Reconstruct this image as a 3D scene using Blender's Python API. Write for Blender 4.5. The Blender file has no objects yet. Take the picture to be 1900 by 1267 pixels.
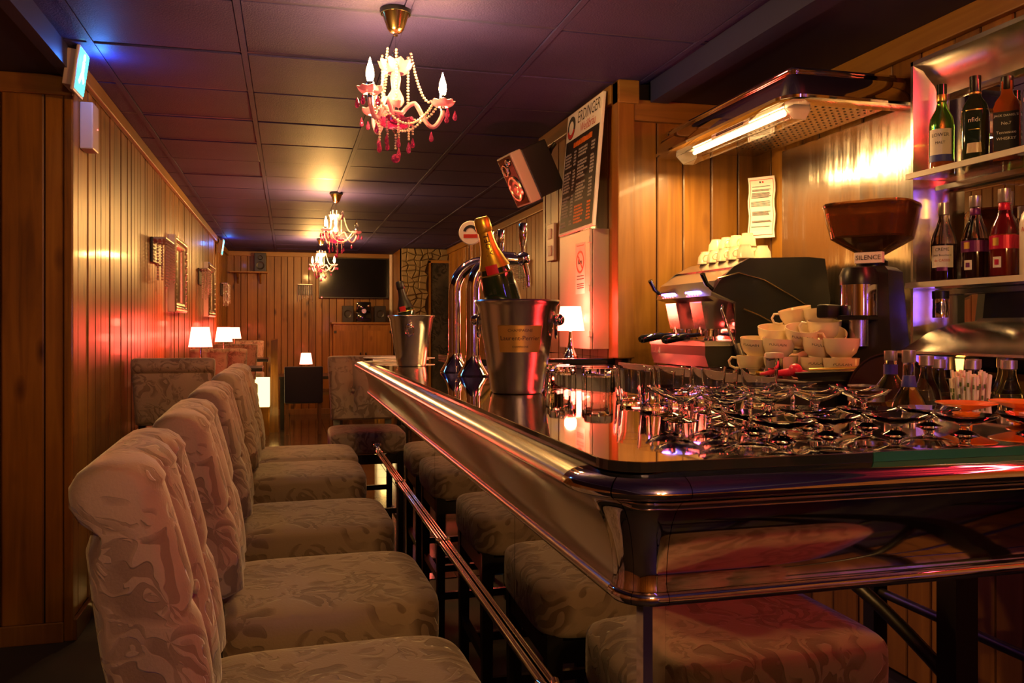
import bpy, bmesh, math, random
from mathutils import Matrix, Vector, Euler
random.seed(7)
PI = math.pi
sc = bpy.context.scene
COL = sc.collection

# ------------------------------------------------------------------ camera
cam_d = bpy.data.cameras.new('camera')
cam = bpy.data.objects.new('camera', cam_d); COL.objects.link(cam)
cam_d.sensor_width = 36.0
cam_d.lens = 36.0 * 1570 / 1900
cam_d.shift_y = -25.5 / 1900
cam_d.clip_start = 0.02
YAW = math.atan(415 / 1570)
cam.location = (0, 0, 1.345)
cam.rotation_euler = (PI / 2, 0, -YAW)
sc.camera = cam

# ------------------------------------------------------------------ world and exposure
w = bpy.data.worlds.new('world'); sc.world = w; w.use_nodes = True
w.node_tree.nodes['Background'].inputs[0].default_value = (0.25, 0.12, 0.08, 1)
w.node_tree.nodes['Background'].inputs[1].default_value = 0.05
sc.view_settings.view_transform = 'Standard'
sc.view_settings.look = 'None'
sc.view_settings.gamma = 1.0
sc.view_settings.exposure = 0.0
sc.view_settings.use_curve_mapping = False

# lamp strengths (each lamp's light is made in that lamp's builder)
BULB_W = 23.5
LAMP_W = 5.5
HOOD_W = 21.0
RED_W = 26.0
BLUE_W = 22.0

# ------------------------------------------------------------------ materials
MATS = {}
def nd(nt, t, **kw):
    n = nt.nodes.new(t)
    for k, v in kw.items(): setattr(n, k, v)
    return n
def mat(name, col=(.5,.5,.5), rough=.5, metal=0., trans=0., ior=1.45, emit=None, es=0., coat=0., sheen=0., spec=None, alpha=1., aniso=0.):
    m = bpy.data.materials.new(name); m.use_nodes = True
    b = m.node_tree.nodes['Principled BSDF']; I = b.inputs
    I['Base Color'].default_value = (*col, 1); I['Roughness'].default_value = rough; I['Metallic'].default_value = metal
    I['Transmission Weight'].default_value = trans; I['IOR'].default_value = ior
    I['Coat Weight'].default_value = coat; I['Coat Roughness'].default_value = .08
    I['Sheen Weight'].default_value = sheen
    if spec is not None: I['Specular IOR Level'].default_value = spec
    if emit: I['Emission Color'].default_value = (*emit, 1); I['Emission Strength'].default_value = es
    I['Alpha'].default_value = alpha; I['Anisotropic'].default_value = aniso
    MATS[name] = m
    return m
def bsdf(m): return m.node_tree.nodes['Principled BSDF']
def ramp(nt, stops):
    r = nd(nt, 'ShaderNodeValToRGB'); e = r.color_ramp.elements
    while len(e) < len(stops): e.new(.5)
    for i, (p, c) in enumerate(stops):
        e[i].position = p; e[i].color = (*c, 1)
    return r
def bump(nt, b, src, s=.3, dist=.01):
    n = nd(nt, 'ShaderNodeBump'); n.inputs['Strength'].default_value = s; n.inputs['Distance'].default_value = dist
    nt.links.new(src, n.inputs['Height']); nt.links.new(n.outputs[0], b.inputs['Normal'])

def wood(name, c0, c1, c2, stretch=(14, 14, .9), rough=.4, coat=.08, knots=True):
    """pine boards: streaky grain along one axis, darker knots, board to board tone"""
    m = mat(name, c1, rough, coat=coat); nt = m.node_tree; L = nt.links; b = bsdf(m)
    geo = nd(nt, 'ShaderNodeNewGeometry'); oi = nd(nt, 'ShaderNodeObjectInfo')
    ofs = nd(nt, 'ShaderNodeVectorMath', operation='SCALE'); ofs.inputs[0].default_value = (3.1, 5.7, 9.3)
    L.new(oi.outputs['Random'], ofs.inputs['Scale'])
    add = nd(nt, 'ShaderNodeVectorMath', operation='ADD'); L.new(geo.outputs['Position'], add.inputs[0]); L.new(ofs.outputs[0], add.inputs[1])
    mp = nd(nt, 'ShaderNodeMapping'); mp.inputs['Scale'].default_value = stretch; L.new(add.outputs[0], mp.inputs['Vector'])
    n1 = nd(nt, 'ShaderNodeTexNoise'); n1.inputs['Scale'].default_value = 1.6; n1.inputs['Detail'].default_value = 5; n1.inputs['Distortion'].default_value = 1.2
    L.new(mp.outputs[0], n1.inputs['Vector'])
    n2 = nd(nt, 'ShaderNodeTexNoise'); n2.inputs['Scale'].default_value = 1.3; n2.inputs['Detail'].default_value = 3; L.new(add.outputs[0], n2.inputs['Vector'])
    mixf = nd(nt, 'ShaderNodeMath', operation='MULTIPLY_ADD'); L.new(n2.outputs['Fac'], mixf.inputs[0]); mixf.inputs[1].default_value = .55; 
    sc_ = nd(nt, 'ShaderNodeMath', operation='MULTIPLY'); L.new(n1.outputs['Fac'], sc_.inputs[0]); sc_.inputs[1].default_value = .5; L.new(sc_.outputs[0], mixf.inputs[2])
    rnd = nd(nt, 'ShaderNodeMath', operation='MULTIPLY_ADD'); L.new(oi.outputs['Random'], rnd.inputs[0]); rnd.inputs[1].default_value = .22; L.new(mixf.outputs[0], rnd.inputs[2])
    r = ramp(nt, [(.36, c0), (.6, c1), (.86, c2)]); L.new(rnd.outputs[0], r.inputs['Fac'])
    col = r.outputs['Color']
    if knots:
        mk = nd(nt, 'ShaderNodeMapping'); s = stretch; mk.inputs['Scale'].default_value = tuple(6.5 if q > 2 else 2.7 for q in s); L.new(add.outputs[0], mk.inputs['Vector'])
        vo = nd(nt, 'ShaderNodeTexVoronoi'); vo.inputs['Scale'].default_value = 1.0; L.new(mk.outputs[0], vo.inputs['Vector'])
        kr = ramp(nt, [(.06, (.22, .17, .14)), (.11, (.55, .47, .4)), (.2, (1, 1, 1))]); L.new(vo.outputs['Distance'], kr.inputs['Fac'])
        mx = nd(nt, 'ShaderNodeMix', data_type='RGBA', blend_type='MULTIPLY'); mx.inputs[0].default_value = 1
        L.new(col, mx.inputs[6]); L.new(kr.outputs['Color'], mx.inputs[7]); col = mx.outputs[2]
    L.new(col, b.inputs['Base Color'])
    bump(nt, b, n1.outputs['Fac'], .18, .004)
    return m

wood('pine', (.09, .034, .004), (.20, .083, .009), (.31, .143, .02))
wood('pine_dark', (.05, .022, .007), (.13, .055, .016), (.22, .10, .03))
wood('pine_h', (.11, .05, .009), (.23, .11, .02), (.32, .165, .036), stretch=(14, .9, 14), knots=False)
wood('pine_hx', (.11, .05, .009), (.23, .11, .02), (.32, .165, .036), stretch=(.9, 14, 14), knots=False)
mat('groove', (.012, .006, .003), .8)

def damask(name, c0, c1, c2, scale=1.0, bs=.6):
    """cut velvet with a scrolling floral figure"""
    m = mat(name, c1, .75, sheen=.5); nt = m.node_tree; L = nt.links; b = bsdf(m)
    b.inputs['Sheen Roughness'].default_value = .35
    tc = nd(nt, 'ShaderNodeTexCoord')
    mp = nd(nt, 'ShaderNodeMapping'); mp.inputs['Scale'].default_value = (scale,) * 3; L.new(tc.outputs['Object'], mp.inputs['Vector'])
    wn = nd(nt, 'ShaderNodeTexNoise'); wn.inputs['Scale'].default_value = 9; wn.inputs['Detail'].default_value = 1.5; L.new(mp.outputs[0], wn.inputs['Vector'])
    wv = nd(nt, 'ShaderNodeVectorMath', operation='SCALE'); wv.inputs['Scale'].default_value = .16; L.new(wn.outputs['Color'], wv.inputs[0])
    ad = nd(nt, 'ShaderNodeVectorMath', operation='ADD'); L.new(mp.outputs[0], ad.inputs[0]); L.new(wv.outputs[0], ad.inputs[1])
    def mth(op, x, y=None, z=None):
        q = nd(nt, 'ShaderNodeMath', operation=op)
        for i_, v_ in enumerate((x, y, z)):
            if v_ is None: continue
            if isinstance(v_, (int, float)): q.inputs[i_].default_value = v_
            else: L.new(v_, q.inputs[i_])
        return q.outputs[0]
    def flower(sc_, arms, twist, rad):
        vo = nd(nt, 'ShaderNodeTexVoronoi'); vo.inputs['Scale'].default_value = sc_; vo.inputs['Randomness'].default_value = .8; L.new(ad.outputs[0], vo.inputs['Vector'])
        df = nd(nt, 'ShaderNodeVectorMath', operation='SUBTRACT'); L.new(ad.outputs[0], df.inputs[0]); L.new(vo.outputs['Position'], df.inputs[1])
        sp = nd(nt, 'ShaderNodeSeparateXYZ'); L.new(df.outputs[0], sp.inputs[0])
        an = mth('ARCTAN2', sp.outputs[1], mth('ADD', sp.outputs[0], sp.outputs[2]))
        rr = vo.outputs['Distance']
        sepc = nd(nt, 'ShaderNodeSeparateXYZ'); L.new(vo.outputs['Color'], sepc.inputs[0])
        ph = mth('MULTIPLY_ADD', rr, twist, mth('MULTIPLY', sepc.outputs[0], 6.28))
        w1 = mth('SINE', mth('MULTIPLY_ADD', an, arms, ph))
        w2 = mth('SINE', mth('MULTIPLY', rr, 34.))
        v = mth('MULTIPLY_ADD', w2, .45, w1)
        fade = ramp(nt, [(rad*.75, (1, 1, 1)), (rad, (0, 0, 0))]); L.new(rr, fade.inputs['Fac'])
        edge = ramp(nt, [(.0, (0, 0, 0)), (.25, (1, 1, 1))]); L.new(v, edge.inputs['Fac'])
        return mth('MULTIPLY', fade.outputs['Color'], edge.outputs['Color'])
    f1 = flower(7., 5., 11., .55); f2 = flower(15., 3., -9., .5)
    cbn = mth('MAXIMUM', f1, mth('MULTIPLY', f2, .7))
    class _C: outputs = [cbn]
    cb = _C
    vn = nd(nt, 'ShaderNodeTexNoise'); vn.inputs['Scale'].default_value = 5; L.new(mp.outputs[0], vn.inputs['Vector'])
    r2 = ramp(nt, [(.35, c1), (.65, c2)]); L.new(vn.outputs['Fac'], r2.inputs['Fac'])
    mx = nd(nt, 'ShaderNodeMix', data_type='RGBA'); L.new(cb.outputs[0], mx.inputs[0]); L.new(r2.outputs['Color'], mx.inputs[6]); mx.inputs[7].default_value = (*c0, 1)
    L.new(mx.outputs[2], b.inputs['Base Color'])
    hr = ramp(nt, [(.0, (1, 1, 1)), (1, (0, 0, 0))]); L.new(cb.outputs[0], hr.inputs['Fac'])
    fn = nd(nt, 'ShaderNodeTexNoise'); fn.inputs['Scale'].default_value = 240; L.new(mp.outputs[0], fn.inputs['Vector'])
    hm = nd(nt, 'ShaderNodeMath', operation='MULTIPLY_ADD'); hm.inputs[1].default_value = .25; L.new(fn.outputs['Fac'], hm.inputs[0]); L.new(hr.outputs['Color'], hm.inputs[2])
    bump(nt, b, hm.outputs[0], bs, .004)
    return m
damask('velvet', (.175, .118, .085), (.275, .20, .15), (.335, .247, .19), scale=1.0)
damask('velvet_back', (.15, .09, .045), (.26, .17, .09), (.33, .22, .13))
damask('wallpaper', (.006, .006, .008), (.012, .012, .016), (.05, .045, .04), scale=.8, bs=.1)

mat('black_wood', (.012, .010, .010), .4, coat=.2)
mat('chrome', (.78, .76, .74), .055, 1)
mat('chrome_soft', (.72, .69, .65), .21, 1)
mat('mirror', (.72, .71, .68), .012, 1)
mat('counter_glass', (.66, .62, .56), .03, 1)
mat('dark_glass_edge', (.01, .012, .012), .06, coat=.5)
mat('green_glass', (.02, .12, .09), .04, .3, coat=.8)
def brushed(name, col, rough, sx, bmp=.06):
    m = mat(name, col, rough, 1, aniso=.6); nt = m.node_tree; b = bsdf(m)
    geo = nd(nt, 'ShaderNodeNewGeometry'); mp = nd(nt, 'ShaderNodeMapping'); mp.inputs['Scale'].default_value = sx
    nt.links.new(geo.outputs['Position'], mp.inputs['Vector'])
    n = nd(nt, 'ShaderNodeTexNoise'); n.inputs['Scale'].default_value = 1; n.inputs['Detail'].default_value = 3; nt.links.new(mp.outputs[0], n.inputs['Vector'])
    mr = nd(nt, 'ShaderNodeMapRange'); mr.inputs[3].default_value = rough * .75; mr.inputs[4].default_value = rough * 1.3
    nt.links.new(n.outputs['Fac'], mr.inputs[0]); nt.links.new(mr.outputs[0], b.inputs['Roughness'])
    bump(nt, b, n.outputs['Fac'], bmp, .003 if bmp < .5 else .012)
brushed('steel', (.60, .57, .53), .24, (260, 260, 5))
brushed('bucket_steel', (.86, .81, .72), .22, (90, 90, 6))
brushed('splash_steel', (.62, .56, .48), .2, (9, 9, 1.2), .8)
mat('brass', (.75, .55, .28), .18, 1)
mat('silver', (.62, .54, .46), .28, 1)
mat('dull_silver', (.30, .26, .23), .35, 1)
mat('crystal_dark', (.85, .76, .74), .05, trans=.55, ior=1.5, coat=.5)
def tile_mat():
    m = mat('ceiling_paint', (.06, .035, .065), .6, spec=.35); nt = m.node_tree; b = bsdf(m)
    geo = nd(nt, 'ShaderNodeNewGeometry')
    n = nd(nt, 'ShaderNodeTexNoise'); n.inputs['Scale'].default_value = 150; n.inputs['Detail'].default_value = 3; nt.links.new(geo.outputs['Position'], n.inputs['Vector'])
    n2 = nd(nt, 'ShaderNodeTexNoise'); n2.inputs['Scale'].default_value = 2.2; nt.links.new(geo.outputs['Position'], n2.inputs['Vector'])
    r = ramp(nt, [(.3, (.022, .019, .11)), (.7, (.036, .029, .145))]); nt.links.new(n2.outputs['Fac'], r.inputs['Fac']); nt.links.new(r.outputs['Color'], b.inputs['Base Color'])
    bump(nt, b, n.outputs['Fac'], .6, .004)
tile_mat()
mat('soffit_paint', (.012, .014, .065), .5)
mat('beam_paint', (.022, .025, .10), .45)
def floor_mat():
    m = mat('floor_tile', (.05, .03, .02), .16, coat=.4); nt = m.node_tree; b = bsdf(m)
    oi = nd(nt, 'ShaderNodeObjectInfo'); r = ramp(nt, [(0, (.035, .02, .013)), (1, (.075, .045, .03))]); nt.links.new(oi.outputs['Random'], r.inputs['Fac']); nt.links.new(r.outputs['Color'], b.inputs['Base Color'])
floor_mat()
mat('floor_dark', (.02, .016, .014), .7)
mat('white_plastic', (.52, .45, .39), .4)
mat('offwhite', (.70, .63, .55), .5)
mat('paper', (.82, .76, .70), .7)
mat('ink', (.02, .02, .025), .6)
mat('ink_red', (.55, .03, .02), .5)
mat('ink_white', (.85, .82, .78), .6)
mat('ink_orange', (.75, .18, .02), .6)
mat('ink_blue', (.05, .06, .35), .5)
mat('chalk', (.42, .40, .38), .8)
mat('slate', (.015, .014, .013), .55)
mat('black_plastic', (.012, .012, .012), .32)
mat('black_gloss', (.008, .008, .008), .08, coat=.5)
mat('screen', (.006, .006, .007), .12)
mat('grey_panel', (.20, .18, .17), .45)
mat('navy', (.012, .012, .04), .6, sheen=.2)
mat('cream', (.80, .66, .44), .16, coat=.4)
mat('gold_foil', (.85, .55, .06), .32, .75)
mat('wine_glass_green', (.012, .03, .012), .06, coat=.6)
mat('red_seal', (.55, .02, .03), .4)
mat('pink_plastic', (.75, .03, .10), .35)
mat('orange_plastic', (.85, .20, .015), .25, coat=.3)
mat('lime', (.35, .6, .03), .4)
mat('leaf', (.10, .16, .03), .5)
mat('stone', (.20, .15, .08), .75)
mat('mortar', (.09, .065, .035), .9)
mat('terracotta', (.25, .09, .04), .7)
mat('glass', (1, 1, 1), .0, trans=1, ior=1.36)
mat('thin_glass', (1, 1, 1), .0, trans=1, ior=1.22)
mat('acrylic_end', (1, .93, .82), .35, trans=.75, ior=1.3)
mat('acrylic', (1, .97, .93), .02, trans=1, ior=1.3)
mat('pink_glass', (1, .55, .75), .08, trans=.45, ior=1.4)
mat('pink_drop', (.95, .16, .55), .02, trans=.8, ior=1.5)
mat('crystal', (1, .90, .88), .04, trans=.4, ior=1.5, coat=.5)
mat('smoke_glass', (.34, .17, .07), .03, trans=.9, ior=1.2)
mat('green_bottle', (.14, .42, .06), .02, trans=.9, ior=1.4)
mat('dark_bottle', (.015, .03, .015), .04, coat=.6)
mat('clear_bottle', (.95, .96, .95), .02, trans=1, ior=1.4)
mat('blue_bottle', (.10, .16, .30), .05, trans=.35, ior=1.4)
mat('frost', (.80, .72, .66), .35, coat=.3)
mat('whisky', (.30, .07, .012), .06, coat=.5)
mat('cassis', (.015, .004, .006), .06, coat=.5)
mat('red_liquor', (.12, .006, .008), .06, coat=.5)
mat('syrup_brown', (.05, .03, .012), .08, coat=.5)
mat('syrup_yellow', (.30, .26, .03), .08, coat=.5)
mat('metal_cap', (.55, .50, .48), .3, .8)
mat('coffee_body', (.016, .015, .014), .3, coat=.15)
mat('hammer_black', (.02, .018, .018), .38)
mat('purple_label', (.16, .02, .16), .35, .3)
mat('red_label', (.55, .01, .07), .35, .3)
mat('gold', (.7, .45, .12), .3, .8)
mat('bulb', (1, .8, .5), .2, emit=(1, .62, .26), es=85)
mat('bulb_off', (1, 1, 1), .0, trans=1, ior=1.3)
def shade_mat():
    m = mat('lamp_shade', (.9, .75, .7), .6, emit=(1, .30, .20), es=5.0)
shade_mat()
mat('lantern', (.9, .8, .55), .6, emit=(1, .70, .26), es=3.0)
mat('exit_face', (.1, .9, .8), .3, emit=(.05, .85, .80), es=3.0)
mat('exit_icon', (1, 1, 1), .3, emit=(.8, 1, 1), es=5)
mat('tube', (1, .9, .7), .3, emit=(1, .66, .28), es=30)
mat('led_blue', (.3, .3, 1), .3, emit=(.22, .18, 1), es=14)
mat('led_red', (1, .1, .1), .3, emit=(1, .05, .04), es=14)
mat('neon_red', (1, .1, .1), .3, emit=(1, .03, .05), es=60)
mat('fill_blue', (.3, .3, 1), .3, emit=(.22, .14, 1), es=3)  # glow of the added violet tube behind the camera
mat('lamp_glint', (1, .6, .3), .4, emit=(1, .36, .06), es=7)  # glow colour that imitates lamp reflections behind the bar

# ------------------------------------------------------------------ text meshes (made first, while the scene is empty)
def make_texts(strings):
    tmp = []
    for s in strings:
        cu = bpy.data.curves.new('t', 'FONT'); cu.body = s; cu.resolution_u = 2; cu.align_x = 'CENTER'; cu.align_y = 'CENTER'; cu.size = 1
        ob = bpy.data.objects.new('t', cu); COL.objects.link(ob); tmp.append((s, ob))
    dg = bpy.context.evaluated_depsgraph_get()
    out = {}
    for s, ob in tmp:
        me = ob.evaluated_get(dg).to_mesh()
        out[s] = ([tuple(v.co) for v in me.vertices], [tuple(p.vertices) for p in me.polygons])
    for s, ob in tmp:
        cu = ob.data; bpy.data.objects.remove(ob); bpy.data.curves.remove(cu)
    return out
TXT = make_texts(['ERDINGER', 'Weißbräu', 'MOET', 'POULAIN', 'JACK DANIEL\'S', 'Tennessee', 'WHISKEY', 'No.7', 'Glenfiddich', 'ARCHERS', 'CRÈME', 'de CASSIS', 'Jean Bouchard',
                  'SILENCE', 'Laurent-Perrier', 'Teisseire', 'CHAMPAGNE', 'Bombay', 'B', 'LOWER', 'MALT'])

# ------------------------------------------------------------------ mesh helpers
class MB:
    def __init__(s): s.v = []; s.f = []; s.M = Matrix()
    def add(s, vs, fs):
        o = len(s.v); M = s.M
        s.v += [tuple(M @ Vector(q)) for q in vs]; s.f += [tuple(i + o for i in f) for f in fs]; return s
    def box(s, x0, x1, y0, y1, z0, z1):
        return s.add([(x0,y0,z0),(x1,y0,z0),(x1,y1,z0),(x0,y1,z0),(x0,y0,z1),(x1,y0,z1),(x1,y1,z1),(x0,y1,z1)],
                     [(3,2,1,0),(4,5,6,7),(0,1,5,4),(1,2,6,5),(2,3,7,6),(3,0,4,7)])
    def rbox(s, x0, x1, y0, y1, z0, z1, b=.005, seg=2):
        bm = bmesh.new(); bmesh.ops.create_cube(bm, size=1)
        for v in bm.verts:
            v.co = ((x0+x1)/2 + v.co.x*(x1-x0), (y0+y1)/2 + v.co.y*(y1-y0), (z0+z1)/2 + v.co.z*(z1-z0))
        bmesh.ops.bevel(bm, geom=bm.edges[:], offset=b, segments=seg, affect='EDGES', profile=.6)
        bm.verts.index_update()
        s.add([tuple(v.co) for v in bm.verts], [tuple(v.index for v in f.verts) for f in bm.faces]); bm.free(); return s
    def lathe(s, prof, n=24, sq=None, a0=0., a1=2*PI, caps=True):
        full = abs(a1 - a0 - 2*PI) < 1e-6; m = n if full else n + 1
        vs = []
        for r, z in prof:
            for i in range(m):
                a = a0 + (a1 - a0) * i / n; k = 1.
                if sq: k = (abs(math.cos(a))**sq + abs(math.sin(a))**sq) ** (-1/sq)
                vs.append((r*k*math.cos(a), r*k*math.sin(a), z))
        fs = []
        for j in range(len(prof) - 1):
            for i in range(n if full else n):
                i2 = (i + 1) % m
                fs.append((j*m+i, j*m+i2, (j+1)*m+i2, (j+1)*m+i))
        if caps and full:
            if prof[0][0] > 1e-4: fs.append(tuple(range(m))[::-1])
            if prof[-1][0] > 1e-4: fs.append(tuple((len(prof)-1)*m + i for i in range(m)))
        return s.add(vs, fs)
    def tube(s, path, r, n=10, caps=True, closed=False):
        P = [Vector(p) for p in path]; k = len(P); R = r if isinstance(r, (list, tuple)) else [r]*k
        vs = []; up = None
        for i in range(k):
            if closed: t = P[(i+1) % k] - P[i-1]
            else: t = P[min(i+1, k-1)] - P[max(i-1, 0)]
            t.normalize()
            if up is None: up = Vector((0,0,1)) if abs(t.z) < .9 else Vector((1,0,0))
            a = (up - t*up.dot(t))
            if a.length < 1e-6: a = Vector((1,0,0)).cross(t)
            a.normalize(); up = a; b = t.cross(a)
            for j in range(n):
                q = 2*PI*j/n; vs.append(tuple(P[i] + (a*math.cos(q) + b*math.sin(q))*R[i]))
        fs = []
        for i in range(k if closed else k-1):
            i2 = (i+1) % k
            for j in range(n):
                j2 = (j+1) % n; fs.append((i*n+j, i*n+j2, i2*n+j2, i2*n+j))
        if caps and not closed: fs.append(tuple(range(n))[::-1]); fs.append(tuple((k-1)*n+j for j in range(n)))
        return s.add(vs, fs)
    def prism(s, poly, h0, h1, axis='z'):
        n = len(poly)
        f = {'z': lambda a, b, h: (a, b, h), 'y': lambda a, b, h: (a, h, b), 'x': lambda a, b, h: (h, a, b)}[axis]
        return s.add([f(a, b, h0) for a, b in poly] + [f(a, b, h1) for a, b in poly],
                     [tuple(range(n))[::-1], tuple(range(n, 2*n))] + [(i, (i+1) % n, n+(i+1) % n, n+i) for i in range(n)])
    def ball(s, c, r, nu=10, nv=7):
        rr = r if isinstance(r, (tuple, list)) else (r, r, r)
        vs = [(c[0], c[1], c[2]+rr[2])]; fs = []
        for i in range(1, nv):
            t = PI*i/nv
            for j in range(nu):
                p = 2*PI*j/nu; vs.append((c[0]+rr[0]*math.sin(t)*math.cos(p), c[1]+rr[1]*math.sin(t)*math.sin(p), c[2]+rr[2]*math.cos(t)))
        vs.append((c[0], c[1], c[2]-rr[2])); e = len(vs)-1
        for j in range(nu):
            fs.append((0, 1+j, 1+(j+1) % nu)); fs.append((e, e-nu+(j+1) % nu, e-nu+j))
        for i in range(nv-2):
            for j in range(nu): fs.append((1+i*nu+j, 1+(i+1)*nu+j, 1+(i+1)*nu+(j+1) % nu, 1+i*nu+(j+1) % nu))
        return s.add(vs, fs)
    def superq(s, c, a, e=.28, nu=40, nv=20):
        def p(w, q): return math.copysign(abs(w)**q, w)
        vs = []; fs = []
        for i in range(nv+1):
            t = -PI/2 + PI*i/nv
            for j in range(nu):
                o = 2*PI*j/nu
                vs.append((c[0]+a[0]*p(math.cos(t), e)*p(math.cos(o), e), c[1]+a[1]*p(math.cos(t), e)*p(math.sin(o), e), c[2]+a[2]*p(math.sin(t), e)))
        for i in range(nv):
            for j in range(nu): fs.append((i*nu+j, i*nu+(j+1) % nu, (i+1)*nu+(j+1) % nu, (i+1)*nu+j))
        return s.add(vs, fs)
    def arc_strip(s, R, z0, z1, a0, a1, n=12, th=.0008):
        vs = []; fs = []
        for i in range(n+1):
            a = a0 + (a1-a0)*i/n
            for rr in (R, R+th):
                for z in (z0, z1): vs.append((rr*math.cos(a), rr*math.sin(a), z))
        for i in range(n):
            o = i*4; fs += [(o+2, o+6, o+7, o+3), (o, o+1, o+5, o+4), (o+1, o+3, o+7, o+5), (o, o+4, o+6, o+2)]
        fs += [(0, 2, 3, 1), (n*4, n*4+1, n*4+3, n*4+2)]
        return s.add(vs, fs)
    def text(s, key, size, origin, xd, yd, lift=0.):
        vs, fs = TXT[key]; xd = Vector(xd); yd = Vector(yd); nn = xd.cross(yd).normalized()*lift; o = Vector(origin)
        return s.add([tuple(o + xd*(v[0]*size) + yd*(v[1]*size) + nn) for v in vs], fs)
    def wraptext(s, key, size, R, z, ang, sx=1.):
        vs, fs = TXT[key]
        return s.add([(R*math.cos(ang+v[0]*size*sx/R), R*math.sin(ang+v[0]*size*sx/R), z+v[1]*size) for v in vs], fs)
    def mesh(s, name, m, smooth=None, fix=True):
        me = bpy.data.meshes.new(name); me.from_pydata(s.v, [], s.f)
        if fix:
            bm = bmesh.new(); bm.from_mesh(me); bmesh.ops.remove_doubles(bm, verts=bm.verts, dist=1e-6); bmesh.ops.recalc_face_normals(bm, faces=bm.faces); bm.to_mesh(me); bm.free()
        me.materials.append(MATS[m])
        if smooth:
            me.shade_smooth(); me.set_sharp_from_angle(angle=math.radians(smooth))
        return me
    def build(s, name, m, parent=None, smooth=None, fix=True):
        return link(name, s.mesh(name, m, smooth, fix), parent)
def link(name, data, parent=None, loc=None, rot=None, scale=None):
    o = bpy.data.objects.new(name, data); COL.objects.link(o)
    if parent: o.parent = parent
    if loc: o.location = loc
    if rot: o.rotation_euler = rot
    if scale: o.scale = scale
    return o
def tag(o, label, cat, group=None):
    o['label'] = label; o['category'] = cat
    if group: o['group'] = group
    return o
def thing(name, label, cat, loc=(0,0,0), rz=0., group=None, rot=None):
    o = bpy.data.objects.new(name, None); COL.objects.link(o); o.location = loc; o.rotation_euler = rot or (0, 0, rz)
    o.empty_display_size = .05
    return tag(o, label, cat, group)
def struct(o): o['kind'] = 'structure'; return o
def stuff(o): o['kind'] = 'stuff'; return o
KIDS = {}
def dup(root, loc, rz=0., label=None, group=None, rot=None):
    r = root.copy(); COL.objects.link(r); r.location = loc; r.rotation_euler = rot or (0, 0, rz)
    if label: r['label'] = label
    if group: r['group'] = group
    for ch in kids(root):
        c = ch.copy(); COL.objects.link(c); c.parent = r
        for g in kids(ch):
            d = g.copy(); COL.objects.link(d); d.parent = c
    return r
def kids(o): return KIDS.setdefault(o.name, list(o.children))
def light(name, kind, loc, energy, col, parent=None, radius=.02, **kw):
    d = bpy.data.lights.new(name, kind); d.energy = energy; d.color = col
    if kind == 'POINT': d.shadow_soft_size = radius
    for k, v in kw.items(): setattr(d, k, v)
    return link(name, d, parent, loc)
def arc(c, r, a0, a1, n, plane='xz'):
    out = []
    for i in range(n+1):
        a = a0 + (a1-a0)*i/n; p, q = r*math.cos(a), r*math.sin(a)
        out.append({'xz': (c[0]+p, c[1], c[2]+q), 'yz': (c[0], c[1]+p, c[2]+q), 'xy': (c[0]+p, c[1]+q, c[2])}[plane])
    return out
ORD = ['first', 'second', 'third', 'fourth', 'fifth', 'sixth', 'seventh', 'eighth', 'ninth', 'tenth', 'eleventh', 'twelfth', 'thirteenth', 'fourteenth', 'fifteenth', 'sixteenth']
WARM = (1, .50, .13)

# ================================================================== THE ROOM
CZ = 2.51          # tiled ceiling
SZ = 2.425         # lowered soffits
XL, XR, XN = -.9, 2.30, 2.22
YF = 13.5
def slab(name, x0, x1, y0, y1, z0, z1, m):
    return struct(MB().box(x0, x1, y0, y1, z0, z1).build(name, m))
floor = slab('floor', -3.0, 2.6, -2.6, 13.8, -.06, 0., 'floor_dark')
ft = MB().rbox(-.2235, .2235, -.2235, .2235, 0., .004, .002, 1).mesh('floor_tile', 'floor_tile')
for i in range(6):
    for j in range(20):
        link('floor_tile', ft, floor, (XL + .245 + i*.45, 4.7 + j*.45, 0))

# ---- plank walls: dark backing slab, each board a part
_pm = {}
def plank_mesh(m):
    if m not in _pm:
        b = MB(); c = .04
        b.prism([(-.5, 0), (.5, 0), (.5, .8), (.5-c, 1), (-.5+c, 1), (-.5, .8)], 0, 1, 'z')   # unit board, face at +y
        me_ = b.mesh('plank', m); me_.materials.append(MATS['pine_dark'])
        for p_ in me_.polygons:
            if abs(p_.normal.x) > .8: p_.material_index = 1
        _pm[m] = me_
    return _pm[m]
def planks(parent, origin, direction, normal, length, z0, z1, wmin, wmax, m='pine', th=.016, seed=1):
    """boards set side by side from origin along direction, faces turned to normal"""
    rng = random.Random(seed); me = plank_mesh(m); d = Vector(direction); n = Vector(normal); o = Vector(origin)
    flip = d.cross(Vector((0,0,1))).dot(n)   # local y must be the normal
    rz = math.atan2(n.y, n.x) - PI/2
    t = 0.
    while t < length - .02:
        w_ = min(rng.uniform(wmin, wmax), length - t)
        p = o + d*(t + w_/2)
        k = th * rng.uniform(.75, 1.1)
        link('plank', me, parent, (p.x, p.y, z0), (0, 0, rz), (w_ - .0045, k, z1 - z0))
        t += w_
wl = slab('wall_left', XL-.12, XL-.016, 4.032, YF, 0, CZ, 'groove')
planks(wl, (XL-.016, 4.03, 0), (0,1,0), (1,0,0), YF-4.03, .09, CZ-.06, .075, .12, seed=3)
wlf = slab('wall_left_front', -3.0, XL-.016, 4.016, 4.12, 0, SZ, 'groove')
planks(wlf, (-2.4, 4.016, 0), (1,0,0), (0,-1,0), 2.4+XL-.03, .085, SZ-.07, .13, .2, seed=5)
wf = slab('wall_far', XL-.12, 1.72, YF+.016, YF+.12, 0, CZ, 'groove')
planks(wf, (XL, YF+.016, 0), (1,0,0), (0,-1,0), 2.5, .08, CZ-.06, .09, .15, seed=8)
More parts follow.
